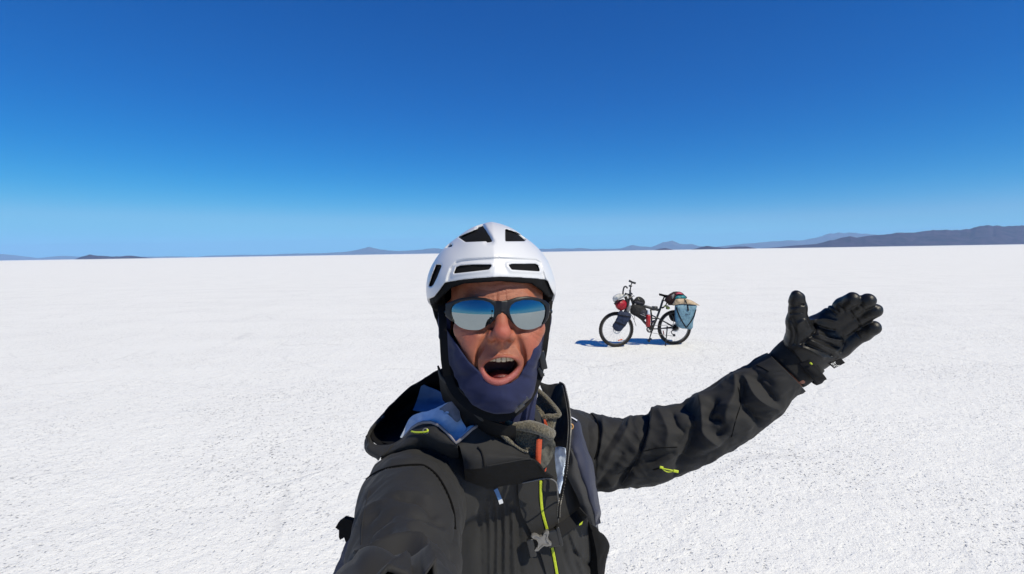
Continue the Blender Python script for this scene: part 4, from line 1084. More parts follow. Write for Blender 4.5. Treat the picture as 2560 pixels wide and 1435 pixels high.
patch('zip_puller', [d3(D_((950, 680), (1000, 680)), [float((hit(*ZD(970, 690), .024) - CAM) @ fwd)] * 2), d3(D_((945, 755), (985, 735)), [float((hit(*ZD(960, 745), .024) - CAM) @ fwd)] * 2)], M_yellow, jacket, .0015, 4, 0)
# yellow zip pull on the sleeve
mbt = MB(); S3 = lambda x, y, d: P(*ZS(x, y), d)
mbt.tube(spline([S3(1015, 1088, .925), S3(1060, 1100, .921), S3(1120, 1112, .918), S3(1185, 1128, .918)], 4), .0013, 8); mbt.tube(spline([S3(1020, 1080, .924), S3(1080, 1128, .920), S3(1150, 1122, .918)], 4), .0011, 6)
mbt.box(S3(1165, 1122, .917), .010, .003, .0050, [rgt * .97 - upv * .2, fwd, upv * .97 + rgt * .2], .001); mbt.box(S3(1030, 1086, .922), .007, .003, .0045, [rgt * .97 - upv * .2, fwd, upv * .97 + rgt * .2], .001)
mbt.build('zip_puller', M_yellow, jacket)

# neck shade: gaiter fold that hangs right of the chin
patch('gaiter_fold', [
    d3([(1346, 900), (1340, 950), (1334, 1000), (1322, 1050)], (.815, .815, .81, .80)),
    d3([(1352, 920), (1346, 965), (1340, 1010), (1335, 1058)], (.825, .825, .82, .81))], M_gaiter, person, .004, 7, .001, 60, 30)

# ------------------------------------------------------------------ gloves
def leather():
    m_ = mat('black_leather', (.0055, .0055, .006), .45, .38, var=.2, vscale=60, bump=.3, bscale=420, bdist=.0010)
    return m_
M_leather = leather()
M_knitblack = mat('black_glove_cuff', (.010, .010, .010), .85, .25, bump=.6, bscale=900, bdist=.0008, sheen=.1)
GF = Frame(P(2060, 840, .92))
def G_(x, y, d): return GF.l(P(*ZG(x, y), d))
def glove_sdf(p):
    u, v, dep = GF.px(p)
    f4 = []
    fingers = [([(800, 520, .925), (960, 400, .912), (1090, 300, .896), (1205, 228, .872)], (.0155, .0140, .0136, .0122)),
               ([(870, 600, .925), (1060, 450, .908), (1240, 330, .888), (1385, 248, .862)], (.0155, .0144, .0142, .0126)),
               ([(930, 700, .925), (1130, 545, .910), (1320, 430, .892), (1465, 366, .868)], (.0155, .0146, .0144, .0126)),
               ([(980, 810, .928), (1175, 712, .918), (1340, 625, .904), (1455, 572, .885)], (.0170, .0165, .0152, .0122))]
    d = None
    for pts, rs in fingers:
        q = chain(p, [G_(*a) for a in pts], rs, .004); d = q if d is None else smin(d, q, .004)
    pal = cap(p, G_(690, 640, .930), G_(900, 560, .926), .022, .019)
    pal = smin(pal, cap(p, G_(780, 890, .928), G_(1050, 800, .926), .025, .019), .02)
    pal = smin(pal, ell(p, G_(760, 740, .930), (.045, .018, .042)), .02)
    pal = smin(pal, cap(p, G_(650, 660, .915), G_(600, 820, .925), .024, .022), .015)       # ball of the thumb
    d = smin(d, pal, .012)
    th = chain(p, [G_(590, 690, .918), G_(540, 500, .905), G_(550, 330, .893), G_(545, 215, .884)], (.0250, .0180, .0142, .0120), .006)
    th = smin(th, cap(p, G_(520, 250, .888), G_(522, 175, .882), .0112, .0080), .004)
    d = smin(d, th, .012)
    d = smin(d, cap(p, G_(640, 800, .928), G_(560, 990, .935), .033, .031), .02)
    Z = lambda *q: sp2([ZG(*a) for a in q])
    d = d - fold_disp(u, v, [
        (Z((700, 720), (860, 790), (1000, 850)), .0036, 4), (Z((600, 800), (720, 850), (860, 930)), .0036, 4), (Z((800, 650), (950, 700), (1080, 720)), .0034, 4),
        (Z((640, 760), (800, 830), (950, 900)), -.0035, 4), (Z((720, 680), (900, 760), (1040, 800)), -.0035, 4), (Z((590, 760), (700, 680), (760, 600), (740, 540)), -.004, 4),
        (Z((720, 480), (860, 460), (1000, 490)), .003, 5), (Z((750, 540), (900, 590), (980, 600)), -.0035, 5), (Z((560, 290), (615, 290)), -.002, 2.5), (Z((900, 330), (1000, 410)), -.0025, 3), (Z((950, 300), (1030, 380)), -.002, 3),
        (Z((1080, 660), (1100, 760), (1060, 860)), -.003, 5), (Z((1040, 300), (1110, 380)), -.0018, 2.5), (Z((1170, 370), (1220, 440)), -.0018, 2.5), (Z((1250, 470), (1300, 550)), -.0018, 2.5), (Z((1290, 300), (1330, 350)), -.0015, 2.5), (Z((1240, 620), (1290, 690)), -.0018, 2.5), (Z((480, 330), (610, 300)), -.002, 2.5), (Z((470, 400), (600, 390)), -.0018, 2.5), (Z((560, 520), (640, 480), (690, 560)), .003, 4), (Z((470, 480), (520, 640), (500, 760)), -.0025, 4)])
    d = d + .0006 * noise3(p, 75, 3, 3)
    return d
def build_glove():
    lo, hi, h = (-.105, -.10, -.085), (.118, .055, .098), .0013
    p = grid(lo, hi, h); d = glove_sdf(p)
    cut = -(p[0] * .83 + p[2] * .56 + .068)            # stops under the cuff
    d = smax(d, cut, .002)
    return sdf_mesh('glove', d, lo, h, GF, M_leather, person)
glove = build_glove()
def ring_band(name, c0, c1, r0, r1, mat_, parent, thick=.003, seed=1, flat=.8, n=40, m_=10, amp=.001):
    """a short soft cuff between two world points"""
    c0 = np.array(c0); c1 = np.array(c1); T = (c1 - c0) / np.linalg.norm(c1 - c0)
    N = upv - T * upv.dot(T); N /= np.linalg.norm(N); B = np.cross(T, N); v = []; f = []
    prof = [(t, 1.0) for t in np.linspace(0, 1, m_)] + [(t, 0.0) for t in np.linspace(1, 0, m_)]
    for t, o_ in prof:
        c = c0 + (c1 - c0) * t; r_ = r0 + (r1 - r0) * t + math.sin(t * math.pi) * .0015 - (0 if o_ else thick)
        for j in range(n):
            a = 2 * math.pi * j / n; w = 1 + amp / r_ * math.sin(3 * a + seed + t * 4) + amp / r_ * math.sin(5 * a + seed * 2 - t * 7)
            v.append(c + (N * math.cos(a) + B * math.sin(a) * flat) * r_ * w)
    K = len(prof)
    for i in range(K):
        for j in range(n): f.append([i * n + j, i * n + (j + 1) % n, ((i + 1) % K) * n + (j + 1) % n, ((i + 1) % K) * n + j])
    mb = MB(); mb.add(v, f); return mb.build(name, mat_, parent)
ring_band('glove_cuff', P(*ZG(640, 880), .932), P(*ZG(400, 1080), .940), .0430, .0415, M_knitblack, glove, .004, 2, .75)
ring_band('cuff_strap', P(*ZG(690, 985), .928), P(*ZG(580, 1065), .932), .0385, .0385, M_web, glove, .003, 4, .9)
mbt = MB(); mbt.tube([P(*ZG(690, 990), .893), P(*ZG(705, 997), .892), P(*ZG(715, 1008), .893)], .0016, 8); mbt.build('cord_end', M_yellow, glove)
wr = MB(); wr.tube([P(*ZG(300, 1180), .945), P(*ZG(480, 1090), .940), P(*ZG(640, 960), .935)], [.030, .0315, .030], 28); wr.build('wrist', M_skin, person)
# cloth tag with a woven white mark
tg = MB(); v0 = [P(*ZG(*q), .905) for q in ((915, 1000), (1065, 935), (1115, 990), (985, 1058))]
tg.add(v0 + [q + fwd * .0012 for q in v0], [[0, 1, 2, 3], [7, 6, 5, 4], [0, 4, 5, 1], [1, 5, 6, 2], [2, 6, 7, 3], [3, 7, 4, 0]]); tag_o = tg.build('tag', M_web, glove, False)
M_thread = mat('white_thread', (.62, .62, .60), .8, .2)
tw = MB(); ex = (np.array(v0[1]) - v0[0]); ey = (np.array(v0[3]) - v0[0])
def bar_(a, b, c, d): 
    o_ = np.array(v0[0]) - fwd * .0006
    q = [o_ + ex * a + ey * b, o_ + ex * c + ey * b, o_ + ex * c + ey * d, o_ + ex * a + ey * d]
    tw.add(q + [k + fwd * .0006 for k in q], [[0, 1, 2, 3], [0, 4, 5, 1], [1, 5, 6, 2], [2, 6, 7, 3], [3, 7, 4, 0]])
for a, b, c, d in ((.10, .12, .14, .45), (.10, .12, .28, .22), (.24, .12, .28, .45), (.10, .36, .28, .45), (.33, .12, .37, .45), (.37, .12, .47, .22), (.10, .58, .14, .88), (.14, .58, .26, .66), (.22, .58, .26, .88), (.31, .58, .35, .88), (.35, .80, .47, .88)): bar_(a, b, c, d)
tw.build('tag_mark', M_thread, glove, False)

# right hand: gloved, closed round the grip of the selfie stick (below the frame, seen in the lenses)
RF = Frame(HANDR)
def fist():
    lo, hi, h = (-.075, -.065, -.07), (.07, .085, .075), .002
    p = grid(lo, hi, h)
    d = ell(p, (-.024, .012, 0), (.024, .038, .044))
    for i, (z_, L) in enumerate(((.032, 1.), (.011, 1.06), (-.010, 1.), (-.031, .86))):
        d = smin(d, chain(p, [(-.028, -.020, z_), (-.010, -.034 * L, z_), (.016, -.028 * L, z_), (.024, -.004, z_ - .002), (.012, .012, z_ - .003)], (.0125, .0118, .0112, .0105, .0095)), .002)
    d = smin(d, chain(p, [(-.020, .030, .020), (.004, .036, .034), (.024, .020, .042), (.026, .0, .044)], (.016, .0135, .0122, .010)), .005)
    d = smin(d, cap(p, (-.026, .022, -.006), (-.040, .075, -.012), .030, .030), .012)
    sdf_mesh('glove', d, lo, h, RF, M_leather, person)
fist()
stick = empty('selfie_stick', HANDR, 'black selfie stick with small camera held up in his right glove, mirrored in the sunglasses', 'selfie stick')
top_ = CAM + np.array([.0, -.030, -.022])
mb = MB(); a0 = HANDR + np.array([.004, -.002, 0]); ax_ = (top_ - a0) / np.linalg.norm(top_ - a0)
mb.tube([a0 - ax_ * .09, a0 - ax_ * .085, a0 + ax_ * .07, a0 + ax_ * .075], [.010, .0125, .0125, .010], 16); mb.build('grip', M_foam, stick)
mb = MB(); mb.tube([a0 + ax_ * .07, top_], [.0065, .0055], 12); mb.build('rod', M_plastic, stick)
mb = MB(); mb.box(CAM + np.array([0, -.030, .002]), .062, .026, .044, None, .005); mb.build('camera', M_plastic, stick)
mb = MB(); mb.box(CAM + np.array([0, -.030, -.026]), .022, .020, .014, None, .003); mb.build('clamp', M_plastic, stick)

# ------------------------------------------------------------------ trousers and boots (below the frame)
def trousers():
    TF = Frame(FEET); TF.A = np.eye(3); lo, hi, h = (-.24, -.20, .05), (.26, .20, 1.0), .008
    p = grid(lo, hi, h); x, y, z = p
    d = chain(p, [(.01, .0, .96), (.01, .0, .88)], [.135, .145]); 
    for sg in (-1, 1): d = smin(d, chain(p, [(.01 + sg * .085, .0, .86), (sg * .11, -.015, .50), (sg * .13, .015, .10)], [.098, .075, .062]), .03)
    d = d + .004 * noise3((x, y, z * .7), 18, 3, 2)
    sdf_mesh('trousers', d, lo, h, TF, mat('grey_trousers', (.035, .036, .04), .8, .2, var=.1), person)
    for sg in (-1, 1):
        lo, hi, h = (sg * .13 - .08, -.20, -.005), (sg * .13 + .08, .13, .20), .005
        p = grid(lo, hi, h)
        d = smin(cap(p, (sg * .13, .05, .045), (sg * .135, -.125, .035), .045, .040), cap(p, (sg * .13, .02, .06), (sg * .13, .02, .17), .050, .054), .04)
        d = np.maximum(d, -p[2])
        sdf_mesh('boot', d, lo, h, TF, mat('dark_boot', (.03, .026, .022), .6, .3), person)
trousers()

# ------------------------------------------------------------------ backpack
pack = empty('backpack', BF.w((-.02, .22, -.35)), 'black backpack with navy shoulder strap and grey sternum buckle on his back', 'backpack')
def backpack():
    lo, hi, h = (-.44, .06, -.46), (.34, .42, .08), .005
    p = grid(lo, hi, h); x, y, z = p
    w = .225 + .075 * np.clip((-z) / .30, 0, 1) - .12 * np.clip((-z - .2) / .2, 0, 1)
    q = [np.abs(x + .035) - (w - .05), np.abs(y - .22) - .06, np.abs(z + .2) - .12]
    d = np.sqrt(sum(np.maximum(a, 0) ** 2 for a in q)) + np.minimum(np.maximum(np.maximum(q[0], q[1]), q[2]), 0) - .055
    d = d + .006 * noise3(p, 14, 5, 3)
    sdf_mesh('pack_body', d, lo, h, BF, mat('black_pack_cloth', (.010, .010, .012), .7, .3, var=.2, bump=.5, bscale=800), pack)
backpack()
patch('side_pocket', [
    d3(D_((1060, 640), (1130, 700), (1190, 800), (1195, 830)), (.955, .96, .98, 1.0)), d3(D_((1130, 860), (1220, 860), (1300, 900), (1320, 930)), (.945, .955, .985, 1.02)),
    d3(D_((1170, 1050), (1270, 1050), (1365, 1040), (1375, 1060)), (.945, .955, .985, 1.03)), d3(D_((1200, 1250), (1260, 1250), (1318, 1240), (1330, 1250)), (.95, .96, .985, 1.03)), d3(D_((1220, 1480), (1255, 1480), (1290, 1480), (1300, 1480)), (.955, .965, .985, 1.03))],
    M_foam, pack, .02, 6, .002, 30, 4)
patch('shoulder_strap', [
    d3([(1424, 1050), (1436, 1046), (1446, 1052), (1452, 1062)], (.985, .975, .975, .985)),
    d3(C_((818, 880), (880, 860), (970, 860), (1010, 900)), (.935, .93, .935, .955)),
    d3(C_((800, 1060), (880, 1050), (1000, 1070), (1075, 1110)), (.905, .90, .91, .945)),
    d3(C_((850, 1200), (940, 1210), (1060, 1230), (1145, 1270)), (.895, .89, .90, .94)),
    d3(D_((930, 0), (1000, 0), (1090, 0), (1165, 0)), (.885, .88, .89, .93)),
    d3(D_((1030, 250), (1080, 250), (1140, 250), (1195, 250)), (.885, .88, .89, .925)),
    d3(D_((1090, 440), (1130, 450), (1190, 470), (1240, 490)), (.885, .882, .892, .925)),
    d3(D_((1140, 570), (1170, 580), (1220, 600), (1252, 615)), (.893, .89, .90, .93)),
    d3(D_((1172, 740), (1178, 755), (1186, 770), (1192, 780)), (.91, .91, .92, .94))], M_navy, pack, .010, 6, .0012, 60, 5)
patch('strap_lining', [
    d3(C_((790, 1130), (815, 1100), (850, 1130)), (.885, .882, .886)),
    d3(C_((800, 1290), (860, 1250), (930, 1300)), (.885, .880, .886)),
    d3(D_((765, 30), (860, 10), (965, 10)), (.885, .878, .882)),
    d3(D_((860, 230), (950, 210), (1040, 230)), (.883, .876, .882)),
    d3(D_((945, 420), (1010, 400), (1095, 420)), (.883, .876, .882)),
    d3(D_((1000, 590), (1070, 580), (1145, 590)), (.892, .886, .89)),
    d3(D_((1110, 740), (1140, 750), (1175, 760)), (.905, .90, .905))], mat('charcoal_mesh', (.040, .040, .042), .8, .25, bump=.8, bscale=700, bdist=.001), pack, .008, 6, .001, 60, 6)
ch = lambda x, y, o_=.010: hit(*ZD(x, y), o_ + .006)
strap('sternum_strap', [P(*ZD(1005, 560), .872), ch(940, 625, .012), ch(820, 715, .012), ch(700, 800, .013), ch(600, 880, .014)], .020, M_web, pack, .002)
bx = ch(590, 920, .017)
mb = MB(); R1 = rgt * .97 + upv * .22; U1 = upv * .97 - rgt * .22
mb.box(bx, .026, .010, .030, [R1, fwd, U1], .003); mb.box(bx + R1 * .010 + U1 * .002, .006, .013, .034, [R1, fwd, U1], .002); mb.box(ch(275, 1060, .012), .012, .008, .032, [R1, fwd, U1], .003); mb.build('buckle_socket', M_plastic, pack)
bp_ = [(265, 910), (278, 885), (312, 873), (350, 880), (385, 908), (440, 890), (450, 850), (475, 826), (510, 822), (523, 860), (507, 915), (520, 970), (556, 1000), (552, 1036), (500, 1050), (455, 1040), (405, 1078), (372, 1116), (316, 1122), (308, 1108), (345, 1085), (366, 1020), (362, 985), (335, 945), (290, 932)]
bo = MB(); dB = float((ch(430, 960, .020) - CAM) @ fwd)
fr_ = [P(*ZD(*q), dB) for q in bp_]; n_ = len(fr_); cen = sum(fr_) / n_
ins_ = [cen + (q - cen) * .90 - fwd * .0018 for q in fr_]
inn = [cen + (q - cen) * .72 - fwd * .0018 for q in fr_]; dn = [cen + (q - cen) * .66 - fwd * .0002 for q in fr_]
vv = [q + fwd * .005 for q in fr_] + fr_ + ins_ + inn + dn; ff = [list(range(n_))]
for k in range(4):
    for j in range(n_): ff.append([k * n_ + j, k * n_ + (j + 1) % n_, (k + 1) * n_ + (j + 1) % n_, (k + 1) * n_ + j])
ff.append([4 * n_ + j for j in range(n_)])
bo.add(vv, ff); sharp(bo.build('buckle', M_steel, pack), 30)
# badge and ring near the collar
patch('badge', [d3(C_((805, 595), (860, 620), (918, 655)), (.935, .935, .938)), d3(C_((808, 640), (860, 665), (915, 700)), (.933, .933, .936))], mat('black_badge', (.012, .012, .012), .4, .4), pack, .002, 5, 0)
patch('badge_stripe', [d3(C_((812, 600), (860, 622), (915, 655)), (.9315, .9315, .934)), d3(C_((814, 618), (860, 640), (914, 675)), (.931, .931, .9335))], mat('white_badge', (.62, .64, .72), .5, .4), pack, .001, 5, 0)
mb = MB(); c0 = P(*ZC(826, 755), .895); mb.tube([c0 + (rgt * math.cos(a) * .8 + upv * math.sin(a)) * .0042 for a in np.linspace(0, 2 * math.pi, 18, endpoint=False)], .0012, 6, closed=True); mb.build('ring', mat('amber_ring', (.55, .30, .10), .4, .5), pack)
# dangling strap end at lower left
mb = MB(); dE = .93
q_ = [(95, 830), (130, 770), (210, 712), (315, 738), (318, 765), (355, 780), (395, 715), (440, 780), (420, 900), (330, 960), (285, 930), (255, 1010), (228, 1020), (210, 960), (155, 992), (140, 950), (142, 865)]
v_ = [P(*ZE(*a), dE) for a in q_]; n_ = len(v_)
mb.add(v_ + [a + fwd * .012 for a in v_], [list(range(n_)), [n_ + j for j in range(n_)][::-1]] + [[j, n_ + j, n_ + (j + 1) % n_, (j + 1) % n_] for j in range(n_)]); mb.build('strap_end', M_foam, pack, False)
patch('side_wing', [d3([ZE(300, 800), ZE(380, 760), ZE(480, 780)], (.945, .94, .95)), d3([ZE(225, 1050), ZE(320, 1000), ZE(460, 1000)], (.95, .94, .95)), d3([ZE(140, 1250), ZE(260, 1220), ZE(440, 1200)], (.955, .94, .95)), d3([ZE(50, 1480), ZE(200, 1480), ZE(400, 1480)], (.96, .94, .95))], M_navy, pack, .02, 6, .003, 30, 3)

# ------------------------------------------------------------------ loaded touring bicycle
def ground_pt(px_, py_):
    r_ = P(px_, py_, 1.) - CAM; return CAM + r_ * (-CAM[2] / r_[2])
ZT = zoomf(1420, 680, 6.833)
K0 = ground_pt(1540.7, 867.4); K1 = ground_pt(1686, 861.8)
KX = (K1 - K0) / np.linalg.norm(K1 - K0); KZ = np.array([0, 0, 1.]); KN = np.cross(KX, KZ); KN /= np.linalg.norm(KN)    # KN towards the camera
if KN[1] > 0: KN = -KN
def K(x, y, w=0.):
    """zoomed photograph pixel -> point in the bicycle's upright plane moved w metres towards the camera"""
    o = K0 + KN * w; r_ = P(*ZT(x, y), 1.) - CAM; return CAM + r_ * ((o - CAM) @ KN / (r_ @ KN))
bike = empty('touring_bicycle', K0, 'black touring bicycle standing loaded with bags on the white salt', 'bicycle')
M_tyre = mat('tyre_rubber', (.022, .020, .019), .85, .2, var=.25, vscale=60, bump=.5, bscale=250)
M_paint = mat('black_frame_paint', (.010, .010, .011), .35, .5, coat=.2)
M_alu = mat('brushed_metal', (.55, .55, .56), .4, .5, .5)
M_rim = mat('grey_rim', (.10, .10, .10), .4, .5, .3)
WR = .3405
def circle(c, r_, n=48): return [c + KX * r_ * math.cos(a) + KZ * r_ * math.sin(a) for a in np.linspace(0, 2 * math.pi, n, endpoint=False)]
def wheel(c, rear):
    w_ = empty('wheel', c); w_.parent = bike; w_.location = Vector(c - parent_loc(bike))
    mb = MB(); mb.tube(circle(c, WR - .024, 64), .0245, 12, closed=True)
    for k in range(64):                                        # tread blocks
        a = 2 * math.pi * k / 64
        for s_ in (-1, 1):
            aa = a + (.05 if s_ > 0 else 0); rad = KX * math.cos(aa) + KZ * math.sin(aa); tan = -KX * math.sin(aa) + KZ * math.cos(aa)
            mb.box(c + rad * (WR - .0015) + KN * s_ * .009, .012, .009, .006, [tan, KN, rad], 0)
    mb.build('tyre', M_tyre, w_)
    mb = MB(); mb.tube(circle(c, WR - .058, 64), .0125, 8, closed=True, squash=.8); sharp(mb.build('rim', M_rim, w_))
    mb = MB()
    for k in range(28):
        a = 2 * math.pi * k / 28; b = a + (.5 if k % 2 else -.5); s_ = 1 if k % 4 < 2 else -1
        mb.tube([c + (KX * math.cos(b) + KZ * math.sin(b)) * .028 + KN * s_ * .03, c + (KX * math.cos(a) + KZ * math.sin(a)) * (WR - .062)], .0011, 4)
    mb.build('spokes', M_alu, w_)
    mb = MB(); mb.tube([c - KN * .055, c + KN * .055], .012, 12); mb.tube([c - KN * .034, c - KN * .028], .030, 16); mb.tube([c + KN * .028, c + KN * .034], .030, 16); mb.build('hub', M_paint, w_)
    mb = MB(); s_ = .045; ring = circle(c + KN * s_, .080, 40); inn = circle(c + KN * s_, .062, 40)
    v = ring + inn + [q + KN * .002 for q in ring] + [q + KN * .002 for q in inn]; f = []
    for j in range(40):
        k = (j + 1) % 40; f += [[j, k, 40 + k, 40 + j], [80 + j, 120 + j, 120 + k, 80 + k], [j, 80 + j, 80 + k, k], [40 + j, 40 + k, 120 + k, 120 + j]]
    mb.add(v, f); 
    for k in range(5):
        a = 2 * math.pi * k / 5; mb.tube([c + KN * .046 + (KX * math.cos(a) + KZ * math.sin(a)) * .02, c + KN * .046 + (KX * math.cos(a + .3) + KZ * math.sin(a + .3)) * .066], .004, 5)
    mb.build('brake_disc', M_alu, w_, False)
    if rear:
        mb = MB()
        for k in range(7): mb.tube([c + KN * (.040 + .0035 * k) * 1, c + KN * (.042 + .0035 * k)], .062 - .005 * k, 22)
        mb.build('cassette', M_paint, w_)
    return w_
cF = K0 + KZ * WR; cR = K0 + KX * np.linalg.norm(K1 - K0) + KZ * WR
wF = wheel(cF, False); wR = wheel(cR, True)
M_refl = mat('orange_reflector', (.55, .12, .03), .3, .6)
mb = MB(); mb.box(K(890, 1160, .012), .096, .008, .022, [KX * .96 + KZ * .26, KN, KZ * .96 - KX * .26], .003); mb.build('reflector', M_refl, wF)
mb = MB(); mb.box(K(1632, 1035, .012), .02, .008, .08, [KX * .96 + KZ * .2, KN, KZ * .96 - KX * .2], .003); mb.build('reflector', mat('red_reflector', (.40, .06, .05), .3, .6), wR)

fr = MB()
fr.tube([K(1062, 395), K(1090, 470), K(1120, 565)], .026, 14)                                         # head tube
fr.tube(spline([K(1085, 470), K(1200, 545), K(1330, 590), K(1455, 625), K(1550, 650)], 4), .027, 14)   # main beam
fr.tube(spline([K(1110, 550), K(1180, 690), K(1290, 840), K(1420, 970)], 4), .024, 12)                 # down tube
fr.tube(spline([K(1622, 475), K(1570, 640), K(1510, 800), K(1440, 970)], 4), .021, 12)                 # seat tube
fr.tube([K(1415, 640), K(1425, 760), K(1430, 960)], .018, 10)
for s_ in (-1, 1):
    fr.tube([K(1440, 975, .03 * s_), K(1600, 965, .045 * s_), cR + KN * .062 * s_], .011, 8)
    fr.tube([K(1420, 735, .025 * s_), K(1530, 785, .035 * s_), K(1640, 845, .055 * s_), cR + KN * .065 * s_], .012, 8)
fr.tube([K(1415, 790), K(1540, 795)], .012, 8)
fr.box(K(1480, 620), .11, .06, .085, [KX, KN, KZ], .015)                                            # folding hinge
fr.tube([K(1430, 975, -.045), K(1430, 975, .045)], .028, 14)
frame = fr.build('frame', M_paint, bike)
fk = MB()
for s_ in (-1, 1): fk.tube([cF + KN * .06 * s_, K(900, 820, .062 * s_), K(985, 640, .062 * s_), K(1015, 575, .055 * s_)], [.015, .019, .019, .017], 10)
fk.box(K(1020, 570), .07, .16, .045, [KX * .9 - KZ * .4, KN, KZ * .9 + KX * .4], .012); fk.tube([K(1020, 570), K(1062, 395)], .02, 10)
fk.build('fork', M_paint, bike)
hb = MB(); hb.tube(spline([K(1060, 385, 0), K(1000, 375, .08), K(985, 372, .20), K(990, 374, .30)], 5), .014, 10); hb.tube(spline([K(1060, 385, 0), K(1060, 375, -.10), K(1075, 365, -.22), K(1085, 372, -.31)], 5), .014, 10)
hb.tube([K(1062, 400), K(1030, 385)], .02, 10); hb.tube([K(1062, 470), K(1060, 360)], .018, 10)
handle = hb.build('handlebar', M_paint, bike)
g_ = MB(); g_.tube([K(986, 372, .20), K(990, 374, .32)], .018, 12); g_.build('grip', M_foam, handle)
g_ = MB(); g_.tube([K(1075, 365, -.20), K(1085, 372, -.32)], .018, 12); g_.build('grip', M_foam, handle)
g_ = MB(); g_.tube(spline([K(938, 385, .32), K(942, 325, .32), K(958, 262, .32), K(990, 248, .32), K(1016, 278, .32)], 5), .0145, 10); g_.build('bar_end', M_paint, handle)
g_ = MB(); g_.tube(spline([K(1040, 400, .12), K(1075, 372, .15), K(1105, 380, .18)], 4), .009, 8); g_.build('brake_lever', M_paint, handle); g_ = MB(); g_.tube(spline([K(1090, 420, -.12), K(1120, 408, -.15), K(1130, 415, -.18)], 4), .009, 8); g_.build('brake_lever', M_paint, handle)
g_ = MB(); g_.tube(spline([K(1075, 560, .05), K(1140, 790, .05), K(1110, 800, .05)], 4), .004, 6); g_.tube(spline([K(1060, 700, .03), K(1120, 800, .03), K(1165, 925, .03)], 4), .005, 6); g_.tube(spline([K(1000, 390, .1), K(1040, 440, .08), K(1030, 560, .06)], 4), .004, 6); g_.build('cable', M_foam, bike)
mst = MB(); mst.tube([K(1050, 400, .02), K(1060, 330, .02), K(1072, 235, .02), K(1095, 175, .02)], [.013, .012, .012, .007], 10); mst.box(K(1066, 238, .02), .055, .05, .035, [KX, KN, KZ], .01); mst.box(K(1060, 330, .02), .03, .04, .06, [KX, KN, KZ], .008)
mount = mst.build('camera_mount', M_paint, bike)
mb = MB(); mb.box(K(1118, 182, .02), .085, .05, .040, [KX * .95 - KZ * .28, KN, KZ * .95 + KX * .28], .008); mb.tube([K(1045, 150, .02), K(1085, 168, .02)], [.022, .018], 14); mb.build('camera', M_plastic, mount)
sd = MB(); v = []; f = []; sec = [(1560, 380, .018), (1600, 388, .022), (1650, 402, .035), (1710, 410, .065), (1770, 412, .078), (1800, 420, .07)]
for (x, y, hw) in sec:
    for k in range(12):
        a = 2 * math.pi * k / 12; v.append(K(x, y) + KN * hw * math.cos(a) + KZ * (.022 * math.sin(a) - .004 + .0 * hw))
for i in range(len(sec) - 1):
    for k in range(12): f.append([i * 12 + k, i * 12 + (k + 1) % 12, (i + 1) * 12 + (k + 1) % 12, (i + 1) * 12 + k])
f += [list(range(12)), [(len(sec) - 1) * 12 + k for k in range(12)]]
sd.add(v, f); saddle = sd.build('saddle', M_foam, bike)
mb = MB(); mb.tube([K(1705, 425), K(1640, 430), K(1622, 480), K(1600, 560)], .0145, 10); mb.build('seat_post', M_paint, bike)
cr = MB(); cc = K(1398, 975, .055); cr.tube(circle(cc, .062, 40), .009, 6, closed=True, squash=.5); cr.tube(circle(cc, .046, 40), .006, 6, closed=True)
for k in range(5): cr.tube([cc, cc + (KX * math.cos(k * 1.257) + KZ * math.sin(k * 1.257)) * .06], .007, 6)
cr.tube([K(1470, 955, -.06), K(1440, 985, -.07), K(1392, 1140, -.075)], [.014, .014, .011], 8); cr.tube([cc, K(1455, 850, .085)], [.014, .010], 8)
crank = cr.build('crankset', M_paint, bike)
mb = MB(); mb.box(K(1390, 1155, -.12), .085, .09, .022, [KX * .8 + KZ * .6, KN, KZ * .8 - KX * .6], .006); mb.box(K(1380, 1180, -.12), .03, .08, .03, [KX, KN, KZ], .008); mb.build('pedal', M_paint, crank)
mb = MB(); mb.box(K(1458, 845, .13), .085, .09, .022, [KX * .9 + KZ * .4, KN, KZ * .9 - KX * .4], .006); mb.build('pedal', M_paint, crank)
mb = MB(); mb.tube([K(1400, 915, .055), K(1600, 912, .058), K(1790, 900, .06)], .004, 6); mb.tube([K(1420, 1035, .055), K(1600, 1070, .058), K(1790, 1095, .06)], .0035, 6); mb.build('chain', M_rim, bike)
mb = MB(); mb.tube(spline([K(1830, 985, .07), K(1770, 1010, .072), K(1775, 1050, .072), K(1815, 1080, .07)], 4), .009, 8); mb.tube([K(1812, 1080, .055), K(1812, 1080, .08)], .026, 14); mb.tube([K(1840, 970, .05), K(1840, 970, .09)], .024, 12); mb.build('derailleur', M_paint, bike)
kx = ground_pt(*ZT(1665, 1262))
mb = MB(); mb.tube([K(1695, 925, .07), K(1690, 1010, .08), kx + KZ * .02, kx], [.014, .012, .010, .016], 10); mb.build('kickstand', M_paint, bike)
rk = MB()
for s_ in (-1, 1):
    rk.tube([K(1720, 560, .07 * s_), K(2110, 570, .07 * s_)], .007, 8); rk.tube([K(1850, 565, .07 * s_), cR + KN * .08 * s_], .006, 8); rk.tube([K(2050, 568, .07 * s_), cR + KN * .08 * s_], .006, 8); rk.tube([K(1590, 610, .03 * s_), K(1720, 560, .07 * s_)], .007, 8)
for x in (1740, 1850, 1960, 2080): rk.tube([K(x, 565, -.07), K(x, 565, .07)], .006, 8)
rk.build('rear_rack', M_paint, bike)
mb = MB(); mb.tube(spline([K(1625, 480, .02), K(1690, 520, .03), K(1640, 600, .03), K(1600, 620, .02)], 5), .010, 8); mb.box(K(1700, 610, .03), .05, .05, .06, [KX, KN, KZ], .012); mb.build('cable_lock', M_foam, bike)

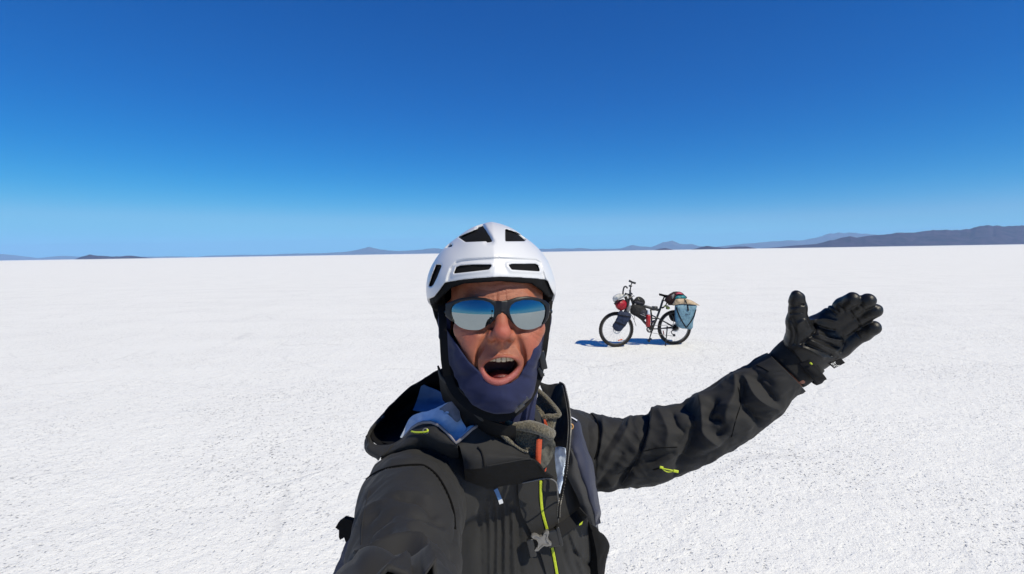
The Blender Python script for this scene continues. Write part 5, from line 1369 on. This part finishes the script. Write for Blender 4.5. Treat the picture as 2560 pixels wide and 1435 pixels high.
# ---- luggage: each bag is a thing of its own
def puffy(name, pts, w0, w1, mat_, parent=None, puff=.35, wr=.008, seed=1, K_=None, n=6, parts=1):
    """soft bag: outline in the bicycle plane, swelling between depths w0 (far) and w1 (near)"""
    pl = [np.array([*q, 0.]) for q in pts]; loop = spline(pl + [pl[0]], 4)[:-1]; pl = np.array(loop)[:, :2]; c = pl.mean(0); N_ = len(pl)
    prof = [(w0, .0), (w0, .45), (w0 + .0 * (w1 - w0), .80), (w0 + .10 * (w1 - w0), .95), (w0 + .3 * (w1 - w0), 1.), (w0 + .7 * (w1 - w0), 1.), (w0 + .90 * (w1 - w0), .95), (w1, .82), (w1 + .012, .45), (w1 + .015, .0)]
    v = []; f = []
    for k, (w, s_) in enumerate(prof):
        s2 = 1 - (1 - s_) * (1 if s_ < .7 else puff)
        for q in pl:
            xy = c + (q - c) * max(s2, .02); v.append(K(xy[0], xy[1], w))
    v = np.array(v); nv = noise3((v[:, 0], v[:, 1], v[:, 2]), 11, seed, 3); ctr = v.mean(0); dirn = v - ctr; dirn /= np.linalg.norm(dirn, axis=1)[:, None] + 1e-9
    v = v + dirn * (nv * wr)[:, None]
    for k in range(len(prof) - 1):
        for j in range(N_): f.append([k * N_ + j, k * N_ + (j + 1) % N_, (k + 1) * N_ + (j + 1) % N_, (k + 1) * N_ + j])
    f += [list(range(N_))[::-1], [(len(prof) - 1) * N_ + j for j in range(N_)]]
    mb = MB(); mb.add(v, f); return mb.build(name, mat_, parent)
def bag(name, c, label, cat='bag', group=None): return empty(name, K(*c), label, cat, group)
def kstrap(name, pts, width, mat_, parent): return strap(name, [K(*q) for q in pts], width, mat_, parent, .004, 5)
def cloth(n_, c_, r_=.7, v_=.25): return mat(n_, c_, r_, .3, var=v_, vscale=18, bump=.9, bscale=22, bdist=.02)
M_blue = cloth('light_blue_tarpaulin', (.115, .215, .285), .6, .2); M_blue_d = cloth('deep_blue_tarpaulin', (.045, .13, .22), .55)
M_tan = cloth('tan_canvas', (.38, .295, .20), .8, .3); M_red = cloth('red_tarpaulin', (.26, .010, .018), .3, .3); M_wht = cloth('pale_cover', (.50, .50, .48), .5, .2)
M_nvy = cloth('dark_navy_cloth', (.012, .020, .048)); M_blk = cloth('black_bag_cloth', (.012, .012, .013)); M_char = cloth('charcoal_bag_cloth', (.022, .022, .032))

b = bag('pannier', (2010, 770, .2), 'pale blue pannier with black straps on the near side of the rear wheel', 'pannier')
puffy('body', [(1838, 545), (1960, 548), (2185, 570), (2190, 640), (2150, 800), (2112, 965), (2000, 962), (1905, 945), (1840, 880), (1832, 700)], .09, .25, M_blue, b, .30, .012, 3)
puffy('side_panel', [(1826, 550), (1880, 552), (1885, 680), (1890, 840), (1895, 935), (1842, 885), (1822, 700)], .085, .245, M_blue_d, b, .5, .006, 4)
for pts in (((1845, 600, .262), (1890, 720, .268), (1950, 840, .268), (2018, 950, .258)), ((2186, 640, .255), (2150, 760, .266), (2090, 860, .268), (2022, 950, .258)), ((2045, 560, .262), (2050, 610, .270), (2056, 665, .270))): kstrap('strap', pts, .020, M_web, b)
mb = MB(); mb.box(K(2053, 640, .276), .028, .010, .045, [KX, KN, KZ], .004); mb.build('buckle', M_plastic, b); mb = MB(); mb.box(K(1940, 825, .276), .028, .010, .038, [KX * .85 - KZ * .5, KN, KZ * .85 + KX * .5], .004); mb.build('buckle', M_plastic, b)
lt = MB()
for i, wd in enumerate((.012, .007, .012, .004, .010)): lt.box(K(2012 + i * 15, 727, .272), wd, .002, .016, [KX, KN, KZ], 0)
lt.build('lettering', M_nvy, b, False)
b = bag('pannier', (1770, 770, -.2), 'black pannier on the far side of the rear wheel, behind the spokes', 'pannier')
puffy('body', [(1722, 690), (1850, 650), (2080, 660), (2060, 900), (1900, 920), (1835, 855), (1765, 825), (1722, 760)], -.24, -.09, M_blk, b, .4, .01, 6)
b = bag('rucksack_flap', (2010, 520, .1), 'tan canvas bag lying across the top of the blue pannier', 'bag')
puffy('body', [(1785, 545), (1810, 500), (1855, 462), (2000, 455), (2120, 492), (2200, 540), (2245, 572), (2100, 556), (1960, 548), (1880, 552), (1800, 575)], -.06, .265, M_tan, b, .5, .010, 7)
mb = MB(); mb.box(K(2010, 495, .285), .03, .010, .035, [KX, KN, KZ], .004); mb.build('clip', M_plastic, b); kstrap('strap', ((1990, 462, .27), (2010, 500, .282), (2030, 540, .28)), .014, M_web, b)
g_ = MB(); g_.box(K(1715, 612, .06), .045, .05, .05, [KX * .8 + KZ * .6, KN, KZ * .8 - KX * .6], .01); g_.box(K(1660, 585, .05), .05, .03, .02, [KX * .9 - KZ * .4, KN, KZ * .9 + KX * .4], .006); g_.build('rear_light', mat('lime_plastic', (.42, .48, .12), .5, .4), bike)
b = bag('bedroll', (1830, 430, 0), 'dark red and black bundle strapped on the rear rack behind the saddle', 'bundle')
puffy('roll', [(1645, 470), (1690, 410), (1760, 355), (1830, 332), (1920, 340), (1980, 385), (2030, 445), (1900, 470), (1830, 510), (1765, 565), (1690, 530)], -.16, .15, cloth('dark_maroon_cloth', (.018, .006, .008), .7, .6), b, .5, .014, 9)
M_pink = cloth('pink_red_band', (.42, .07, .10)); M_grey_b = cloth('grey_band', (.20, .20, .20))
puffy('band', [(1830, 360), (1900, 345), (1950, 362), (1960, 385), (1890, 378), (1840, 388)], .05, .166, M_pink, b, .5, .004, 2)
puffy('band', [(1765, 400), (1800, 372), (1820, 385), (1800, 450), (1775, 460)], .05, .168, M_grey_b, b, .5, .004, 2)
b = bag('stuff_sack', (1920, 430, .1), 'small teal bag tucked between the maroon bundle and tan bag', 'bag')
puffy('body', [(1815, 465), (1840, 420), (1900, 398), (1980, 402), (2022, 450), (1960, 462), (1880, 462)], .04, .19, cloth('teal_cloth', (.015, .16, .19), .4, .5), b, .5, .01, 12)
b = bag('handlebar_bag', (890, 540, 0), 'red bag under a pale cover hung in front of the handlebar', 'bag')
puffy('body', [(800, 545), (825, 490), (950, 470), (1000, 520), (992, 610), (930, 655), (890, 660), (830, 615)], -.16, .16, M_red, b, .45, .010, 13)
puffy('cover', [(760, 445), (800, 402), (880, 372), (990, 378), (1010, 410), (960, 430), (870, 472), (785, 512)], -.15, .15, M_wht, b, .5, .012, 14)
puffy('side_panel', [(955, 420), (1000, 415), (1035, 480), (1040, 560), (1010, 610), (1002, 530), (975, 480)], -.15, .13, M_blk, b, .5, .006, 15)
puffy('trim', [(785, 540), (800, 515), (880, 478), (940, 462), (945, 478), (880, 492), (825, 515), (808, 560)], -.12, .168, M_blk, b, .4, .004, 16)
b = bag('fork_bag', (920, 830, .1), 'dark navy dry bag strapped to the fork over the front wheel', 'bag')
puffy('body', [(845, 700), (885, 660), (960, 680), (1050, 705), (1075, 775), (1010, 870), (965, 940), (905, 1005), (835, 1005), (758, 932), (800, 850), (835, 780)], .07, .19, M_nvy, b, .4, .014, 17)
kstrap('strap', ((800, 850, .195), (880, 880, .212), (985, 915, .195)), .018, M_web, b); kstrap('strap', ((850, 730, .195), (950, 750, .212), (1065, 770, .195)), .018, M_web, b)
b = bag('frame_bag', (1220, 690, 0), 'black frame bag with a navy panel hung under the main tube', 'bag')
puffy('body', [(1085, 560), (1150, 550), (1290, 590), (1345, 650), (1368, 700), (1335, 790), (1275, 828), (1180, 770), (1068, 690)], -.04, .055, M_blk, b, .4, .006, 18)
puffy('panel', [(1240, 650), (1300, 640), (1352, 690), (1340, 770), (1300, 790), (1215, 730)], .03, .064, M_char, b, .4, .003, 19)
lt = MB(); lt.tube([K(1235, 722, .085), K(1330, 762, .083)], .0035, 5); lt.tube([K(1275, 712, .085), K(1312, 722, .084)], .003, 5); lt.build('stripe', mat('pale_print', (.45, .45, .48), .6, .3), b)
b = bag('tube_bag', (1210, 490, 0), 'small black zipped bag on top of the tube behind the handlebar', 'bag')
puffy('body', [(1112, 500), (1140, 455), (1190, 422), (1250, 430), (1305, 480), (1318, 530), (1290, 565), (1200, 550), (1120, 540)], -.045, .05, M_blk, b, .45, .006, 20)
puffy('panel', [(1130, 505), (1190, 490), (1280, 520), (1295, 545), (1210, 545), (1140, 530)], .03, .058, M_char, b, .4, .003, 20)
lt = MB(); lt.tube([K(1195, 440, .058), K(1215, 470, .062), K(1225, 480, .060)], .004, 5); lt.build('zip_pull', mat('pale_cord', (.40, .42, .28), .6, .3), b)
def bottle(name, label, a, c_, r_, m1, m2, grp):
    o = empty(name, K(*c_), label, 'bottle', grp); pa, pc = K(*a), K(*c_); ax = (pa - pc)
    mb = MB(); mb.tube([pc, pc + ax * .02, pc + ax * .62, pc + ax * .74], [r_ * .9, r_, r_, r_ * .72], 16); mb.build('body', m1, o)
    mb = MB(); mb.tube([pc + ax * .74, pc + ax * .80, pc + ax * .94, pa], [r_ * .74, r_ * .62, r_ * .50, r_ * .35], 14); mb.build('cap', m2, o); return o
M_clear = mat('smoky_plastic', (.16, .16, .16), .2, .6, coat=.4); M_redb = mat('red_bottle', (.34, .010, .014), .3, .5); M_palecap = mat('pale_bottle_top', (.52, .56, .64), .35, .5)
bottle('water_bottle', 'smoky clear bottle with pale cap strapped behind the fork bag', (1072, 525, .10), (1000, 690, .10), .042, M_clear, M_palecap, None)
b2 = bottle('water_bottle', 'red bottle with tall pale top in the cage on the down tube', (1372, 650, .07), (1368, 935, .07), .042, M_redb, M_palecap, None)
